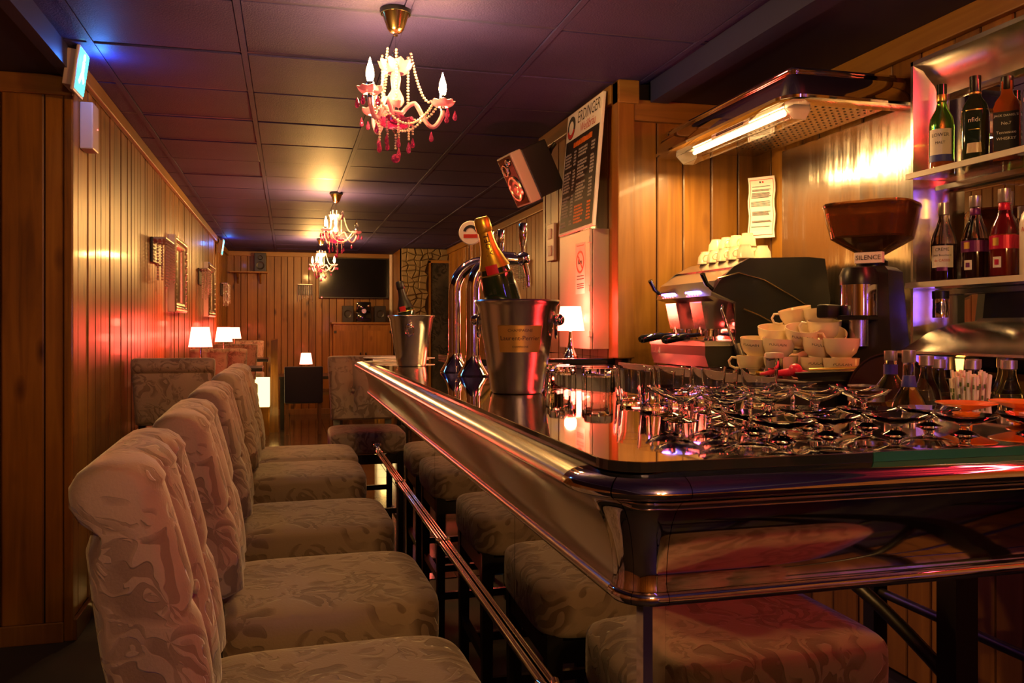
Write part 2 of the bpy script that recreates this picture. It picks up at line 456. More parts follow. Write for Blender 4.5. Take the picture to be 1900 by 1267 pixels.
ws = slab('wall_far_side', 1.6, 1.72, 12.4, YF, 0, CZ, 'pine')
wst = slab('wall_far_stone', 1.6, XR+.2, 12.4, 12.55, 0, CZ, 'mortar')
wr = slab('wall_right', XR+.016, XR+.14, 4.9, 12.5, 0, CZ, 'groove')
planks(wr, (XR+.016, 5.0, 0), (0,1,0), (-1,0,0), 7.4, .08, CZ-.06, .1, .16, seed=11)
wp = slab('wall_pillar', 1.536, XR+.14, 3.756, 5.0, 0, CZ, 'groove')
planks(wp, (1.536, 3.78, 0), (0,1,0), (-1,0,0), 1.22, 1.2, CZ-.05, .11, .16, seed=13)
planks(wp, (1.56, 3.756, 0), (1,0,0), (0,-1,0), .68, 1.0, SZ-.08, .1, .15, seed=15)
wn = slab('wall_right_near', XN+.016, XN+.14, -2.6, 3.756, 0, SZ+.05, 'groove')
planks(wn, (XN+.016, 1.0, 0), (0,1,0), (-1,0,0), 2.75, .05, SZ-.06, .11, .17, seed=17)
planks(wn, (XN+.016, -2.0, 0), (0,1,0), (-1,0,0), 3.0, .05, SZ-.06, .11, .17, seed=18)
wb = slab('wall_back', -3.0, 2.4, -2.12, -2.016, 0, CZ, 'groove')
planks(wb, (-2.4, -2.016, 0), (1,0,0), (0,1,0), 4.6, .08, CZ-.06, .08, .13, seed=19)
wl2 = slab('wall_left_near', -3.0, -2.4, -2.12, 4.1, 0, CZ, 'pine_dark')

# trims and baseboards
def trim(name, x0, x1, y0, y1, z0, z1, m, b=.006):
    return struct(MB().rbox(x0, x1, y0, y1, z0, z1, b).build(name, m))
trim('trim_1', XL, XL+.028, 4.0, YF, CZ-.07, CZ, 'pine_h')
trim('trim_2', -2.4, XL+.006, 3.985, 4.02, SZ-.085, SZ, 'pine_hx')
trim('trim_3', XL-.03, XL+.006, 3.994, 4.03, 0, CZ, 'pine')
trim('trim_4', XL, 1.6, YF-.028, YF, CZ-.07, CZ, 'pine_hx')
trim('trim_5', XR-.028, XR, 5.0, 12.4, CZ-.075, CZ, 'pine_h')
trim('trim_6', 1.495, 1.58, 3.71, 3.79, 1.2, CZ, 'pine')
trim('trim_7', 1.58, XN, 3.715, 3.756, SZ-.1, SZ, 'pine_hx')
trim('trim_8', XN-.03, XN, 1.0, 3.72, SZ-.085, SZ, 'pine_h')
trim('trim_9', 1.49, 1.52, 3.8, 5.0, CZ-.09, CZ, 'pine_h')
trim('trim_10', 1.495, 1.60, 3.70, 3.785, CZ-.11, CZ, 'pine_hx')
struct(MB().rbox(XL, XL+.02, 4.0, YF, 0, .09, .004).build('baseboard_left', 'pine_dark'))
struct(MB().rbox(-2.4, XL-.03, 3.985, 4.0, 0, .085, .004).build('baseboard_front', 'pine_dark'))
struct(MB().rbox(XL, 1.6, YF-.02, YF, 0, .09, .004).build('baseboard_far', 'pine_dark'))
struct(MB().tube([(1.57, 13.42, 0), (1.57, 13.42, CZ-.01)], .028, 12).build('trim_pipe', 'offwhite', smooth=40))

# ceiling: backing, grid bars, tiles
XC0, XC1 = XL, 1.66
ceil = slab('ceiling', -3.0, 2.6, -2.6, 13.8, CZ+.012, CZ+.08, 'groove')
tm = MB().rbox(-.29, .29, -.2915, .2915, 0, .012, .006, 1).mesh('tile', 'ceiling_paint')
bx = [-.78, -.18, .42, 1.02, 1.62]; bx2 = [2.22]
by0, bs = 3.76, .608
rows = [by0 + bs*k for k in range(-10, 17)]
rngc = random.Random(4)
for i in range(7):
    cx = -1.08 + .6*i
    for y in rows:
        x0, x1 = max(cx-.29, XC0+.004), min(cx+.29, XC1 if y < 4.6 else XR-.004)
        if x1 - x0 < .03 or y + .3 > YF+.3: continue
        link('tile', tm, ceil, ((x0+x1)/2, y+bs/2, CZ - .003 + rngc.uniform(0, .006)), (rngc.uniform(-.008, .008), 0, 0), ((x1-x0)/.58, 1, 1))
for x in bx:
    MB().box(x-.012, x+.012, -2.3, YF, CZ-.004, CZ+.012).build('grid_bar', 'ceiling_paint', ceil)
for x in bx2: MB().box(x-.012, x+.012, 5.0, 12.4, CZ-.004, CZ+.012).build('grid_bar', 'ceiling_paint', ceil)
for y in rows:
    MB().box(XC0, XC1 if y < 4.6 else XR, y-.011, y+.011, CZ+.003, CZ+.012).build('grid_bar', 'beam_paint', ceil)
# lowered soffits on either side with their beams
sl = slab('ceiling_left', -3.0, XL, -2.2, 4.0, SZ, CZ+.02, 'soffit_paint')
slab('trim_beam_left', XL-.03, XL+.02, -2.2, 3.99, SZ-.01, CZ+.01, 'beam_paint')
sr = slab('ceiling_right', 1.74, XN+.1, -2.2, 3.75, SZ, CZ+.02, 'soffit_paint')
slab('trim_beam_right', 1.66, 1.75, -2.2, 3.71, SZ-.012, CZ+.012, 'beam_paint')

# stone cladding on the far wall, stone by stone, and the papered niche
rs = random.Random(21)
nx, nz = 8, 26; x0_, x1_, z0_, z1_ = 1.6, 2.36, 0.3, CZ
P = {}
for i in range(nx+1):
    for j in range(nz+1):
        jx = 0 if i in (0, nx) else rs.uniform(-.04, .04); jz = 0 if j in (0, nz) else rs.uniform(-.035, .035)
        P[i, j] = (x0_ + (x1_-x0_)*i/nx + jx, z0_ + (z1_-z0_)*j/nz + jz)
for i in range(nx):
    for j in range(nz):
        q = [P[i,j], P[i+1,j], P[i+1,j+1], P[i,j+1]]
        cx = sum(a for a, b in q)/4; cz = sum(b for a, b in q)/4
        if 2.0 < cx and cz < 2.32: continue
        def sh(k): return [(cx+(a-cx)*k, cz+(b-cz)*k) for a, b in q]
        o, s_ = sh(.96), sh(.72); d0 = 12.4; d1 = 12.4 - rs.uniform(.025, .05)
        m = MB(); m.add([(a, d0, b) for a, b in o] + [(a, d1+.012, b) for a, b in o] + [(a, d1-rs.uniform(0, .012), b) for a, b in s_],
              [(4+k, 4+(k+1) % 4, (k+1) % 4, k) for k in range(4)] + [(8+k, 8+(k+1) % 4, 4+(k+1) % 4, 4+k) for k in range(4)] + [(8, 9, 10, 11)])
        m.build('stone', 'stone', wst)
pn = thing('wall_panel', 'dark damask papered panel in a thin pine frame beside the stone wall', 'wall panel', (2.17, 12.4, 0))
MB().box(-.14, .2, -.03, -.005, .3, 2.3).build('paper_field', 'wallpaper', pn)
MB().box(-.17, -.14, -.045, 0, .3, 2.33).build('frame_post', 'pine', pn)
MB().box(-.17, .2, -.045, 0, 2.3, 2.34).build('frame_rail', 'pine_hx', pn)

# ================================================================== BAR COUNTER
MX, MY, BE = .45, 1.03, 4.6        # mirror planes and far end
BR = 2.2                           # right end of the front arm
TZ = 1.18                          # counter surface
bar = thing('bar_counter', 'long L-shaped bar with glass top, chrome rolled edge and mirrored front', 'bar counter', (0, 0, 0))
prof = [(.0, .985), (.018, .985)] + [(.034+.0095*math.cos(a), .999+.0095*math.sin(a)) for a in [-1.6, -1.0, -.4, .2, .8, 1.3]] \
     + [(.036, 1.0125)] + [(.0345, 1.018), (.035, 1.035), (.0375, 1.055), (.043, 1.078), (.051, 1.098), (.062, 1.115), (.076, 1.128), (.088, 1.134), (.094, 1.1355)] \
     + [(.0985, 1.137), (.1045, 1.1405), (.107, 1.1455), (.1055, 1.151), (.100, 1.157), (.092, 1.1615), (.082, 1.164), (.072, 1.165), (.068, 1.1665), (.03, 1.1665)]
rc = .006
def section(t):
    """outward offset (o) and height to a point; t<=0 left run (distance from corner), 0..1 corner, t>1 front run"""
    def f(o, z):
        if t <= 0: return (MX - o, MY + rc - t, z)
        if t <= 1:
            a = PI + t*PI/2
            return (MX + rc + (rc+o)*math.cos(a), MY + rc + (rc+o)*math.sin(a), z)
        return (MX + rc + (t-1), MY - o, z)
    return f
def sweep(ts, pr):
    m = MB(); n = len(pr); vs = []
    for t in ts:
        g = section(t); vs += [g(o, z) for o, z in pr]
    fs = [(i*n+j, i*n+j+1, (i+1)*n+j+1, (i+1)*n+j) for i in range(len(ts)-1) for j in range(n-1)]
    fs += [tuple(range(n)), tuple((len(ts)-1)*n+j for j in range(n))[::-1]]
    return m.add(vs, fs)
LL = BE - MY - .03
sweep([-LL, -LL*.66, -LL*.33, -.012], prof).build('edge_roll', 'chrome_soft', bar, 35)
sweep([-.011] + [.495*k/8 for k in range(9)], prof).build('corner_roll', 'chrome', bar, 35)
sweep([.505 + .495*k/8 for k in range(9)] + [1.011], prof).build('corner_roll', 'chrome', bar, 35)
sweep([1.012, 1.5, 2.0, 1+BR-MX], prof).build('edge_roll', 'chrome', bar, 35)
# mirrored front panels with hairline joints, chrome corner post
for y0, y1 in [(1.07, 1.6785), (1.6815, 2.66), (2.663, 3.64), (3.643, BE)]:
    MB().box(MX, MX+.006, y0, y1, .05, .99).build('mirror_panel', 'mirror', bar)
for x0, x1 in [(.482, 1.3), (1.303, BR)]:
    MB().box(x0, x1, MY, MY+.006, .05, .99).build('mirror_panel', 'mirror', bar)
MB().prism([(MX-.004, MY+.045), (MX-.004, MY+.012), (MX+.0, MY-.001), (MX+.012, MY-.004), (MX+.03, MY-.004), (MX+.03, MY+.0), (MX+.006, MY+.01), (MX+.006, MY+.045)], .05, .99).build('corner_post', 'chrome', bar)
MB().box(MX+.007, MX+.02, MY+.02, BE, .0, 1.0).box(MX+.02, BR, MY+.007, MY+.02, 0, 1.0).build('carcass', 'black_wood', bar)
MB().box(MX+.02, .745, BE-.02, BE, 0, 1.147).build('end_panel', 'pine', bar)
MB().box(.73, .745, 2.15, BE-.02, .1, 1.147).build('back_panel', 'grey_panel', bar)
MB().box(1.10, BR, 1.46, 1.475, .1, 1.147).build('back_panel', 'grey_panel', bar)
MB().prism([(.73, 2.15), (.745, 2.15), (1.10, 1.475), (1.10, 1.46), (1.09, 1.46)], .1, 1.147).build('back_panel', 'grey_panel', bar)
# steel bed and glass slabs
IX, IY = .7495, 1.48
MB().prism([(MX-.03, MY+.2), (MX+.2, MY-.03), (BR, MY-.03), (BR, IY), (1.10, IY), (IX, 2.15), (IX, BE-.04), (MX-.03, BE-.04)], 1.148, 1.1662).build('worktop_bed', 'steel', bar)
gr = .055; gx, gy = MX-.068, MY-.066
def slabpoly(xe):
    c = [(gx+gr+gr*math.cos(a), gy+gr+gr*math.sin(a)) for a in [PI + PI/2*k/10 for k in range(11)]]
    return c
MB().prism([(gx, BE-.05)] + slabpoly(0) + [(.7495, gy), (.7495, BE-.05)], 1.1667, TZ).build('glass_top', 'counter_glass', bar)
# thin dark edge of the first slab
edge = [(gx, BE-.05)] + slabpoly(0) + [(.7495, gy)]
m = MB(); vs = []
for x, y in edge: vs += [(x-.0, y, 1.167), (x, y, TZ-.0012)]
off = []
for k, (x, y) in enumerate(edge):
    a = Vector(edge[max(k-1, 0)]); b = Vector(edge[min(k+1, len(edge)-1)]); t = (b-a).normalized(); nrm = Vector((t.y, -t.x))
    if nrm.dot(Vector((x, y)) - Vector((1.2, 2.5))) < 0: nrm = -nrm
    off.append((x+nrm.x*.0012, y+nrm.y*.0012))
vs = []
for (x, y), (p, q) in zip(edge, off): vs += [(x, y, 1.167), (p, q, 1.167), (p, q, TZ-.0008), (x, y, TZ-.0008)]
n = len(edge); fs = [(i*4+k, i*4+(k+1) % 4, (i+1)*4+(k+1) % 4, (i+1)*4+k) for i in range(n-1) for k in range(4)] + [(0,1,2,3), tuple((n-1)*4+k for k in (3,2,1,0))]
m.add(vs, fs).build('glass_edge', 'dark_glass_edge', bar)
MB().prism([(.7505, gy+.006), (BR, gy+.006), (BR, IY), (1.10, IY), (.7505, 2.15)], 1.1667, TZ).build('glass_top', 'counter_glass', bar)
MB().rbox(.7515, BR, gy-.0005, gy+.0058, 1.1667, TZ-.0003, .0005, 1).build('glass_edge', 'green_glass', bar)
# rail along the front
rz_ = .705
pth = [(MX, 4.46, rz_+.02), (.445, 4.42, rz_+.01), (.441, 4.36, rz_)] + [(.441, 4.3 - .3*k, rz_) for k in range(10)] + [(.441, 1.46, rz_), (.441, 1.40, rz_), (.445, 1.36, rz_), (MX, 1.34, rz_)]
rl = MB().tube(pth, .0085, 10).build('rail', 'chrome', bar, 50)
for y in (3.5, 2.5, 1.445): MB().tube([(.4405, y-.012, rz_), (.436, y+.012, rz_)], .0105, 12).build('collar', 'chrome', rl, 40)
for y in (4.46, 1.34): MB().ball((MX-.006, y, rz_+(.02 if y > 4 else 0)), .017, 12, 8).build('rail_boss', 'chrome', rl, 50)
MB().tube([(.436, 3.5, rz_), (.436, 3.5, .3)], .005, 8).tube([(.436, 3.5, .3), (MX, 3.5, .3)], .005, 8).build('rail_stay', 'chrome', rl, 50)

# ================================================================== BAR STOOLS
def stool_meshes():
    D = {}
    D['seat'] = MB().superq((0, 0, .68), (.243, .24, .068), .3, 56, 26).mesh('seat', 'velvet', 60)
    # backrest: profile in x (front is +x) and z, swept across y with tufting
    fr = [(-.205-.07*(t**1.5), .785+.345*t) for t in [k/14 for k in range(15)]]
    roll = [(-.322+.052*math.cos(a), 1.122+.046*math.sin(a)) for a in [.35, .75, 1.15, 1.57, 2.0, 2.45, 2.9, 3.4, 3.85, 4.3]]
    rear = [(-.352, 1.05), (-.345, .98), (-.335, .9), (-.318, .82), (-.305, .785)]
    bot = [(-.29, .772), (-.255, .768), (-.222, .772)]
    pr = fr + roll + rear + bot
    cx = sum(p[0] for p in pr)/len(pr); n = len(pr)
    ctr = lambda i: (cx + (pr[i][0]-cx)*.0 - .03*((pr[i][1]-.95)/.2), pr[i][1])
    T = []
    W = .225
    m = MB(); vs = []
    ts = [-1, -.985, -.95, -.9, -.83] + [-.75+1.5*k/30 for k in range(31)] + [.83, .9, .95, .985, 1]
    for t in ts:
        e = max(0, (abs(t)-.83)/.17); k = math.sqrt(max(0, 1-e*e*.985))
        for i, (x, z) in enumerate(pr):
            c = (-.262 - .05*max(0, (z-.8)/.35)); c = min(max(c, -.325), -.25)
            px = c + (x-c)*(.45+.55*k) ; pz = z - (.012*(1-k) if z > 1.0 else -.008*(1-k))
            h = (z-.785)/.345
            if i < 18:
                d = 0.
                for tb in (-.36, .36):
                    d += .020*math.exp(-((t-tb)/.055)**2)*min(1, max(0, h+.05)*3) * (1 if i < 15 else .6)
                    d += .030*math.exp(-(((t-tb)*W)/.028)**2 - (((h-.5)*.345)/.035)**2)
                d += .010*math.exp(-((h-.5)/.05)**2)*math.exp(-((abs(t)-.7)/.3)**2)
                px += .016*math.cos(t*PI*1.4)**2*.6 + .008 - d
            y = t*W*(.95 + .07*min(1, max(0, h)))
            vs.append((px, y, pz))
    nt_ = len(ts)
    fs = [(a*n+i, a*n+(i+1) % n, (a+1)*n+(i+1) % n, (a+1)*n+i) for a in range(nt_-1) for i in range(n)]
    fs += [tuple(range(n)), tuple((nt_-1)*n+i for i in range(n))[::-1]]
    D['back'] = m.add(vs, fs).mesh('backrest', 'velvet', 60)
    D['button'] = MB().ball((0, 0, 0), (.006, .011, .011), 10, 6).mesh('button', 'velvet', 60)
    # rear covering of the backrest and its corded edge
    D['rear'] = MB().prism([(-.172, .80), (.172, .80), (.188, 1.04), (-.188, 1.04)], -.004, .004, 'x').mesh('rear_panel', 'velvet_back')
    cord = [(0, -.175, .795), (0, -.184, .92), (0, -.192, 1.045), (0, 0, 1.052), (0, .192, 1.045), (0, .184, .92), (0, .175, .795)]
    D['cord'] = MB().tube(cord, .005, 6).mesh('piping', 'velvet_back', 60)
    def leg(x, y, top, lean=0.):
        b = MB(); w0, w1 = .019, .015
        b.add([(x+sx*w1+lean, y+sy*w1, 0) for sx, sy in ((-1,-1),(1,-1),(1,1),(-1,1))] + [(x+sx*w0, y+sy*w0, top) for sx, sy in ((-1,-1),(1,-1),(1,1),(-1,1))],
              [(3,2,1,0),(4,5,6,7),(0,1,5,4),(1,2,6,5),(2,3,7,6),(3,0,4,7)])
        return b.mesh('leg', 'black_wood')
    D['legs'] = [leg(.205, .2, .63), leg(.205, -.2, .63), leg(-.215, .185, .63, -.02), leg(-.215, -.185, .63, -.02)]
    def post(y):
        return MB().add([(-.235, y-.02, .6), (-.20, y-.02, .6), (-.20, y+.02, .6), (-.235, y+.02, .6), (-.29, y-.02, .9), (-.26, y-.02, .9), (-.26, y+.02, .9), (-.29, y+.02, .9)],
              [(3,2,1,0),(4,5,6,7),(0,1,5,4),(1,2,6,5),(2,3,7,6),(3,0,4,7)]).mesh('back_post', 'black_wood')
    D['posts'] = [post(.18), post(-.18)]
    st = []
    for a in [(.195, .215, -.2, .2, .27, .3), (-.225, -.205, -.19, .19, .33, .36), (-.215, .205, .19, .21, .2, .23), (-.215, .205, -.21, -.19, .2, .23), (-.225, .215, .185, .21, .56, .612), (-.225, .215, -.21, -.185, .56, .612), (.195, .22, -.2, .2, .56, .612)]:
        st.append(MB().box(*a).mesh('stretcher', 'black_wood'))
    D['stretch'] = st
    return D
SD = stool_meshes()
def stool(loc, rz, label, group, red=False):
    t = thing('bar_stool', label, 'bar stool', loc, rz, group)
    link('seat', SD['seat'], t)
    b = link('backrest', SD['back'], t)
    for y in (-.08, .08): link('button', SD['button'], b, (-.222, y, .957))
    link('rear_panel', SD['rear'], b, (-.158, 0, .01), (0, -.177, 0))
    link('piping', SD['cord'], b, (-.158, 0, .01), (0, -.177, 0))
    for l in SD['legs']: link('leg', l, t)
    for l in SD['posts']: link('back_post', l, t)
    for l in SD['stretch']: link('stretcher', l, t)
    return t
G = 'upholstered bar stools along the bar'
for y, rz, x, lab in [(1.435, .03, .085, 'nearest tufted damask bar stool, its big rolled back filling the lower left'),
                      (2.085, .03, .09, 'second tufted damask bar stool from the front along the bar'),
                      (2.825, .02, .08, 'third tufted damask bar stool along the bar, in the middle of the row'),
                      (3.725, .0, .075, 'fourth damask bar stool along the bar, second farthest of the row'),
                      (4.26, .02, .08, 'fifth and farthest damask bar stool of the row along the bar')]:
    stool((x, y, 0), rz, lab, G)
stool((.47, 5.13, 0), -PI/2, 'tufted damask bar stool standing past the far end of the bar, facing the camera', G)
stool((.91, .44, 0), PI/2, 'damask bar stool before the front arm, seen mirrored in the bar front', G)

# ================================================================== CHANDELIERS
def rotz(p, a): return (p[0]*math.cos(a)-p[1]*math.sin(a), p[0]*math.sin(a)+p[1]*math.cos(a), p[2])
def scallop(r0, r1, h, n=40, k=10, th=.003):
    """scalloped glass dish, open side up"""
    m = MB(); prof_ = [(.25, 0), (.55, .12), (.8, .42), (1, .95)]; vs = []; rowsn = []
    full = [(r, z, 0) for r, z in prof_] + [(r*.96, z+.04, 1) for r, z in prof_[::-1]]
    for r, z, q in full:
        for i in range(n):
            a = 2*PI*i/n; w_ = 1+.07*math.cos(k*a)*r
            vs.append(((r0+(r1-r0)*r)*w_*math.cos(a), (r0+(r1-r0)*r)*w_*math.sin(a), h*z*(1+.12*math.cos(k*a)*r)))
    fs = [(j*n+i, j*n+(i+1) % n, (j+1)*n+(i+1) % n, (j+1)*n+i) for j in range(len(full)-1) for i in range(n)]
    fs += [(( len(full)-1)*n+i, (len(full)-1)*n+(i+1) % n, (i+1) % n, i) for i in range(n)]
    return m.add(vs, fs)
def bead_strand(pts, r, m=None, step=None):
    m = m or MB(); step = step or r*2.15
    P = [Vector(p) for p in pts]; acc = 0.; out = [P[0]]
    for a, b in zip(P, P[1:]):
        L_ = (b-a).length; t = step - acc
        while t <= L_:
            out.append(a + (b-a)*(t/L_)); t += step
        acc = L_ - (t - step)
    for p in out: m.ball(p, r, 6, 4)
    return m
def sag(a, b, d, n=10):
    a, b = Vector(a), Vector(b)
    return [tuple(a.lerp(b, i/n) - Vector((0, 0, d*4*(i/n)*(1-i/n)))) for i in range(n+1)]
drop_me = MB().lathe([(.0005, .032), (.003, .026), (.0075, .012), (.0085, .004), (.006, -.003), (.0005, -.006)], 8).mesh('pendant', 'pink_drop', 30)
ball_me = MB().ball((0, 0, 0), .017, 8, 6).mesh('pendant_ball', 'pink_drop')
CH = {}
def up(m, d, k=1.0, z0=-.2): m.v = [(x, y, z0+(z-z0)*k+d) for x, y, z in m.v]; return m
def chand_meshes():
    CH['canopy'] = MB().lathe([(.001, 0), (.053, 0), (.055, -.006), (.05, -.016), (.03, -.072), (.022, -.082), (.008, -.088), (.008, -.096), (.001, -.097)], 28).mesh('canopy', 'brass', 35)
    CH['rim'] = MB().lathe([(.056, .0), (.058, -.004), (.056, -.018), (.053, -.018), (.053, 0)], 28, caps=False).mesh('canopy_ring', 'black_plastic', 35)
    c = MB().tube([(0, 0, -.095), (0, 0, -.15)], .0022, 6)
    c.tube([(.012*math.cos(a), 0, -.162+.014*math.sin(a)) for a in [2*PI*k/14 for k in range(14)]], .0018, 6, closed=True)
    c.tube([(0, 0, -.176), (0, 0, -.2)], .003, 6)
    CH['stem'] = c.mesh('hanger', 'chrome', 40)
    d = scallop(.02, .062, .042); d.v = [(x, y, z-.235) for x, y, z in d.v]
    CH['crown'] = d.mesh('crown_dish', 'pink_glass', 40)
    CH['column'] = MB().lathe([(.004, -.2), (.012, -.215), (.014, -.245), (.017, -.26), (.02, -.28), (.016, -.31), (.014, -.325), (.022, -.345), (.03, -.365), (.032, -.385), (.022, -.405), (.013, -.412), (.013, -.425), (.026, -.43), (.026, -.436), (.01, -.44), (.01, -.47), (.004, -.475)], 20)
    CH['column'] = up(CH['column'], 0.01, .80).mesh('column', 'pink_glass', 35)
    CH['hub'] = MB().lathe([(.004, -.41), (.013, -.412), (.014, -.44), (.02, -.446), (.02, -.46), (.004, -.468)], 16)
    CH['hub'] = up(CH['hub'], .055).mesh('hub', 'chrome', 35)
    d = scallop(.01, .07, .032); d.v = [(x, y, z-.435) for x, y, z in d.v]
    CH['bowl'] = d.mesh('lower_bowl', 'pink_drop', 40)
    CH['finial'] = MB().lathe([(.002, -.485), (.012, -.49), (.012, -.498), (.005, -.506), (.002, -.51)], 14)
    CH['finial'] = up(CH['finial'], .055).mesh('finial', 'chrome', 35)
    p = []
    for k in range(19):
        u = k/18; p.append((.02+.15*u, 0, -.445 + .035*math.sin(u*PI*1.0)*(1-u)*2.2 - .065*math.sin(max(0, (u-.35))/.65*PI)**1.0*(.6+.4*u)))
    p += [(.172, 0, -.435), (.172, 0, -.42)]
    CH['arm'] = up(MB().tube(p, .0085, 8), .06).mesh('arm', 'pink_glass', 50)
    d = scallop(.012, .045, .022, 32, 8); d.v = [(x+.172, y, z-.352) for x, y, z in d.v]
    CH['dish'] = d.mesh('drip_dish', 'pink_glass', 40)
    b = MB(); b.M = Matrix.Translation((.172, 0, 0)); b.lathe([(.002, -.425), (.009, -.425), (.009, -.40), (.012, -.395), (.012, -.37), (.002, -.37)], 14)
    up(b, .06); CH['cup'] = b.mesh('candle_cup_or_glint', 'chrome', 35)
    b = MB(); b.M = Matrix.Translation((.172, 0, 0)); b.lathe([(.001, -.37), (.010, -.366), (.0145, -.348), (.0125, -.325), (.005, -.300), (.0008, -.284)], 14)
    up(b, .06); CH['bulb'] = b.mesh('bulb', 'bulb', 50)
    CH['bulb_off'] = b.mesh('bulb', 'bulb_off', 50)
    g = MB()
    for a in range(3):
        aa = a*2*PI/3
        bead_strand(sag(rotz((.055, 0, -.215), aa), rotz((.13, 0, -.40), aa), .055), .0055, g)
        bead_strand(sag(rotz((.045, .03, -.22), aa), rotz((.045, .03, -.41), aa), 0), .0055, g)
        bead_strand(sag(rotz((.14, 0, -.40), aa), rotz((.14, 0, -.40), aa+2*PI/3), .10, 14), .0055, g)
        bead_strand(sag(rotz((.06, 0, -.465), aa), rotz((.155, 0, -.41), aa), .03, 8), .0055, g)
    up(g, .055, .95); g1 = g
    g = MB()
    for k in range(9):
        aa = k*2*PI/9; bead_strand([rotz((.062, 0, -.465), aa), rotz((.062, 0, -.51-.012*(k % 3)), aa)], .0045, g)
    bead_strand([(0, 0, -.51), (0, 0, -.565)], .0045, g)
    up(g, .05); g1.add(g.v, g.f); CH['garland'] = g1.mesh('bead_garland', 'crystal', 40)
chand_meshes()
def chandelier(loc, rz, label, off=(), power=1.0):
    t = thing('chandelier', label, 'chandelier', loc, rz, 'pink glass chandeliers under the ceiling')
    cn = link('canopy', CH['canopy'], t); link('canopy_ring', CH['rim'], cn)
    for k, nme in [('stem', 'hanger'), ('crown', 'crown_dish'), ('column', 'column'), ('hub', 'hub'), ('bowl', 'lower_bowl'), ('finial', 'finial'), ('garland', 'bead_garland')]:
        o_ = link(nme, CH[k], t)
        if k == 'garland': o_['kind'] = 'stuff'
    for a in range(3):
        r = (0, 0, a*2*PI/3)
        ar = link('arm', CH['arm'], t, rot=r)
        link('drip_dish', CH['dish'], ar); link('candle_cup_or_glint', CH['cup'], ar)
        if a in off: link('bulb', CH['bulb_off'], ar)
        else:
            link('bulb', CH['bulb'], ar)
            p = rotz((.172, 0, -.265), a*2*PI/3)
            light('bulb_light', 'POINT', p, BULB_W*power, WARM, t, .03)
        for da in (-.6, 0, .6):
            q = (.172+.045*math.cos(da*2), .045*math.sin(da*2), -.375)
            link('pendant', drop_me, ar, (q[0], q[1], q[2]-.02))
        link('pendant', drop_me, ar, (.13, 0, -.475))
    for k in range(9):
        q = rotz((.062, 0, -.50-.012*(k % 3)), k*2*PI/9)
        link('pendant', drop_me, t, q)
    link('pendant_ball', ball_me, t, (0, 0, -.545))
    return t
chandelier((.38, 3.106, CZ), -.136, 'large pink glass chandelier nearest the camera above the bar stools')
chandelier((.40, 7.45, CZ), -.05, 'middle pink chandelier with one dark bulb, halfway down the room', off=(0,), power=2.2)
chandelier((.415, 11.35, CZ), .15, 'farthest pink chandelier, low in view before the television', power=2.4)
chandelier((.38, -1.1, CZ), .7, 'pink chandelier behind the camera, seen as a glint in the chrome corner', power=3.2)

# ================================================================== TABLE LAMPS
LM = {}
LM['shade'] = MB().lathe([(.0835, 0), (.062, .145), (.060, .145), (.0815, 0)], 32, caps=False)
LM['shade'].f += [((3*32)+i, (3*32)+(i+1) % 32, (i+1) % 32, i) for i in range(32)]
LM['shade'] = LM['shade'].mesh('lamp_shade', 'lamp_shade', 40)
LM['base'] = MB().lathe([(.001, 0), (.047, 0), (.047, .004), (.038, .016), (.022, .05), (.013, .10), (.0095, .16), (.009, .20), (.001, .2)], 24).mesh('lamp_base', 'chrome', 40)
LM['bulb'] = MB().ball((0, 0, 0), .022, 12, 8).mesh('bulb', 'lamp_shade', 50)
def table_lamp(loc, s, label, group='small red-lit table lamps', stem=.175, power=1.0):
    t = thing('table_lamp', label, 'table lamp', loc, 0, group)
    b = link('lamp_base', LM['base'], t, scale=(s, s, stem/.2))
    sh = link('lamp_shade', LM['shade'], t, (0, 0, stem-.02), scale=(s, s, s))
    link('bulb', LM['bulb'], t, (0, 0, stem+.04*s), scale=(s, s, s))
    light('lamp_light', 'POINT', (0, 0, stem-.045), LAMP_W*power*.5, (1, .06, .035), t, .03)
    light('lamp_light', 'POINT', (0, 0, stem+.16*s), LAMP_W*power*.8, (1, .06, .035), t, .03)
    for k in range(4):
        a = k*PI/2+.4
        light('lamp_light', 'POINT', (.11*s*math.cos(a), .11*s*math.sin(a), stem+.05*s), LAMP_W*power*.3, (1, .06, .035), t, .03)
    return t

# ================================================================== LEFT SIDE: TABLES AND STOOLS BY THE WALL
TT = .95
def high_table(y, label):
    t = thing('high_table', label, 'table', (-.55, y, 0), 0, 'high black tables along the left wall')
    MB().rbox(-.32, .3, -.29, .29, TT-.035, TT, .004).build('table_top', 'black_wood', t)
    MB().box(-.03, .03, -.03, .03, .03, TT-.035).build('column', 'black_wood', t)
    MB().rbox(-.22, .22, -.22, .22, 0, .03, .008).build('foot', 'black_wood', t)
high_table(6.55, 'high black table by the left wall nearest the camera, with red lamp')
high_table(8.95, 'second high black table along the left wall, behind the first lamp')
high_table(11.45, 'third and farthest high black table along the left wall')
table_lamp((-.62, 6.55, TT), 1.0, 'largest red-lit table lamp by the left wall, nearest of three', stem=.275, power=1.35)
table_lamp((-.62, 8.85, TT), 1.0, 'second red-lit table lamp by the left wall, partly before the third', stem=.275)
table_lamp((-.67, 11.45, TT), 1.0, 'third red-lit table lamp by the left wall, half hidden by the second', stem=.275)
G2 = 'upholstered bar stools at the high tables'
stool((-.65, 5.62, 0), PI/2, 'damask bar stool by the left wall with its corded rear turned to the camera', G2)
stool((-.57, 7.25, 0), -PI/2, 'red-lit bar stool behind the nearest wall table, facing the camera', G2)
stool((-.56, 9.5, 0), -PI/2, 'red-lit bar stool at the second wall table, facing the camera', G2)
stool((-.56, 12.05, 0), -PI/2, 'red-lit bar stool at the farthest wall table, facing the camera', G2)

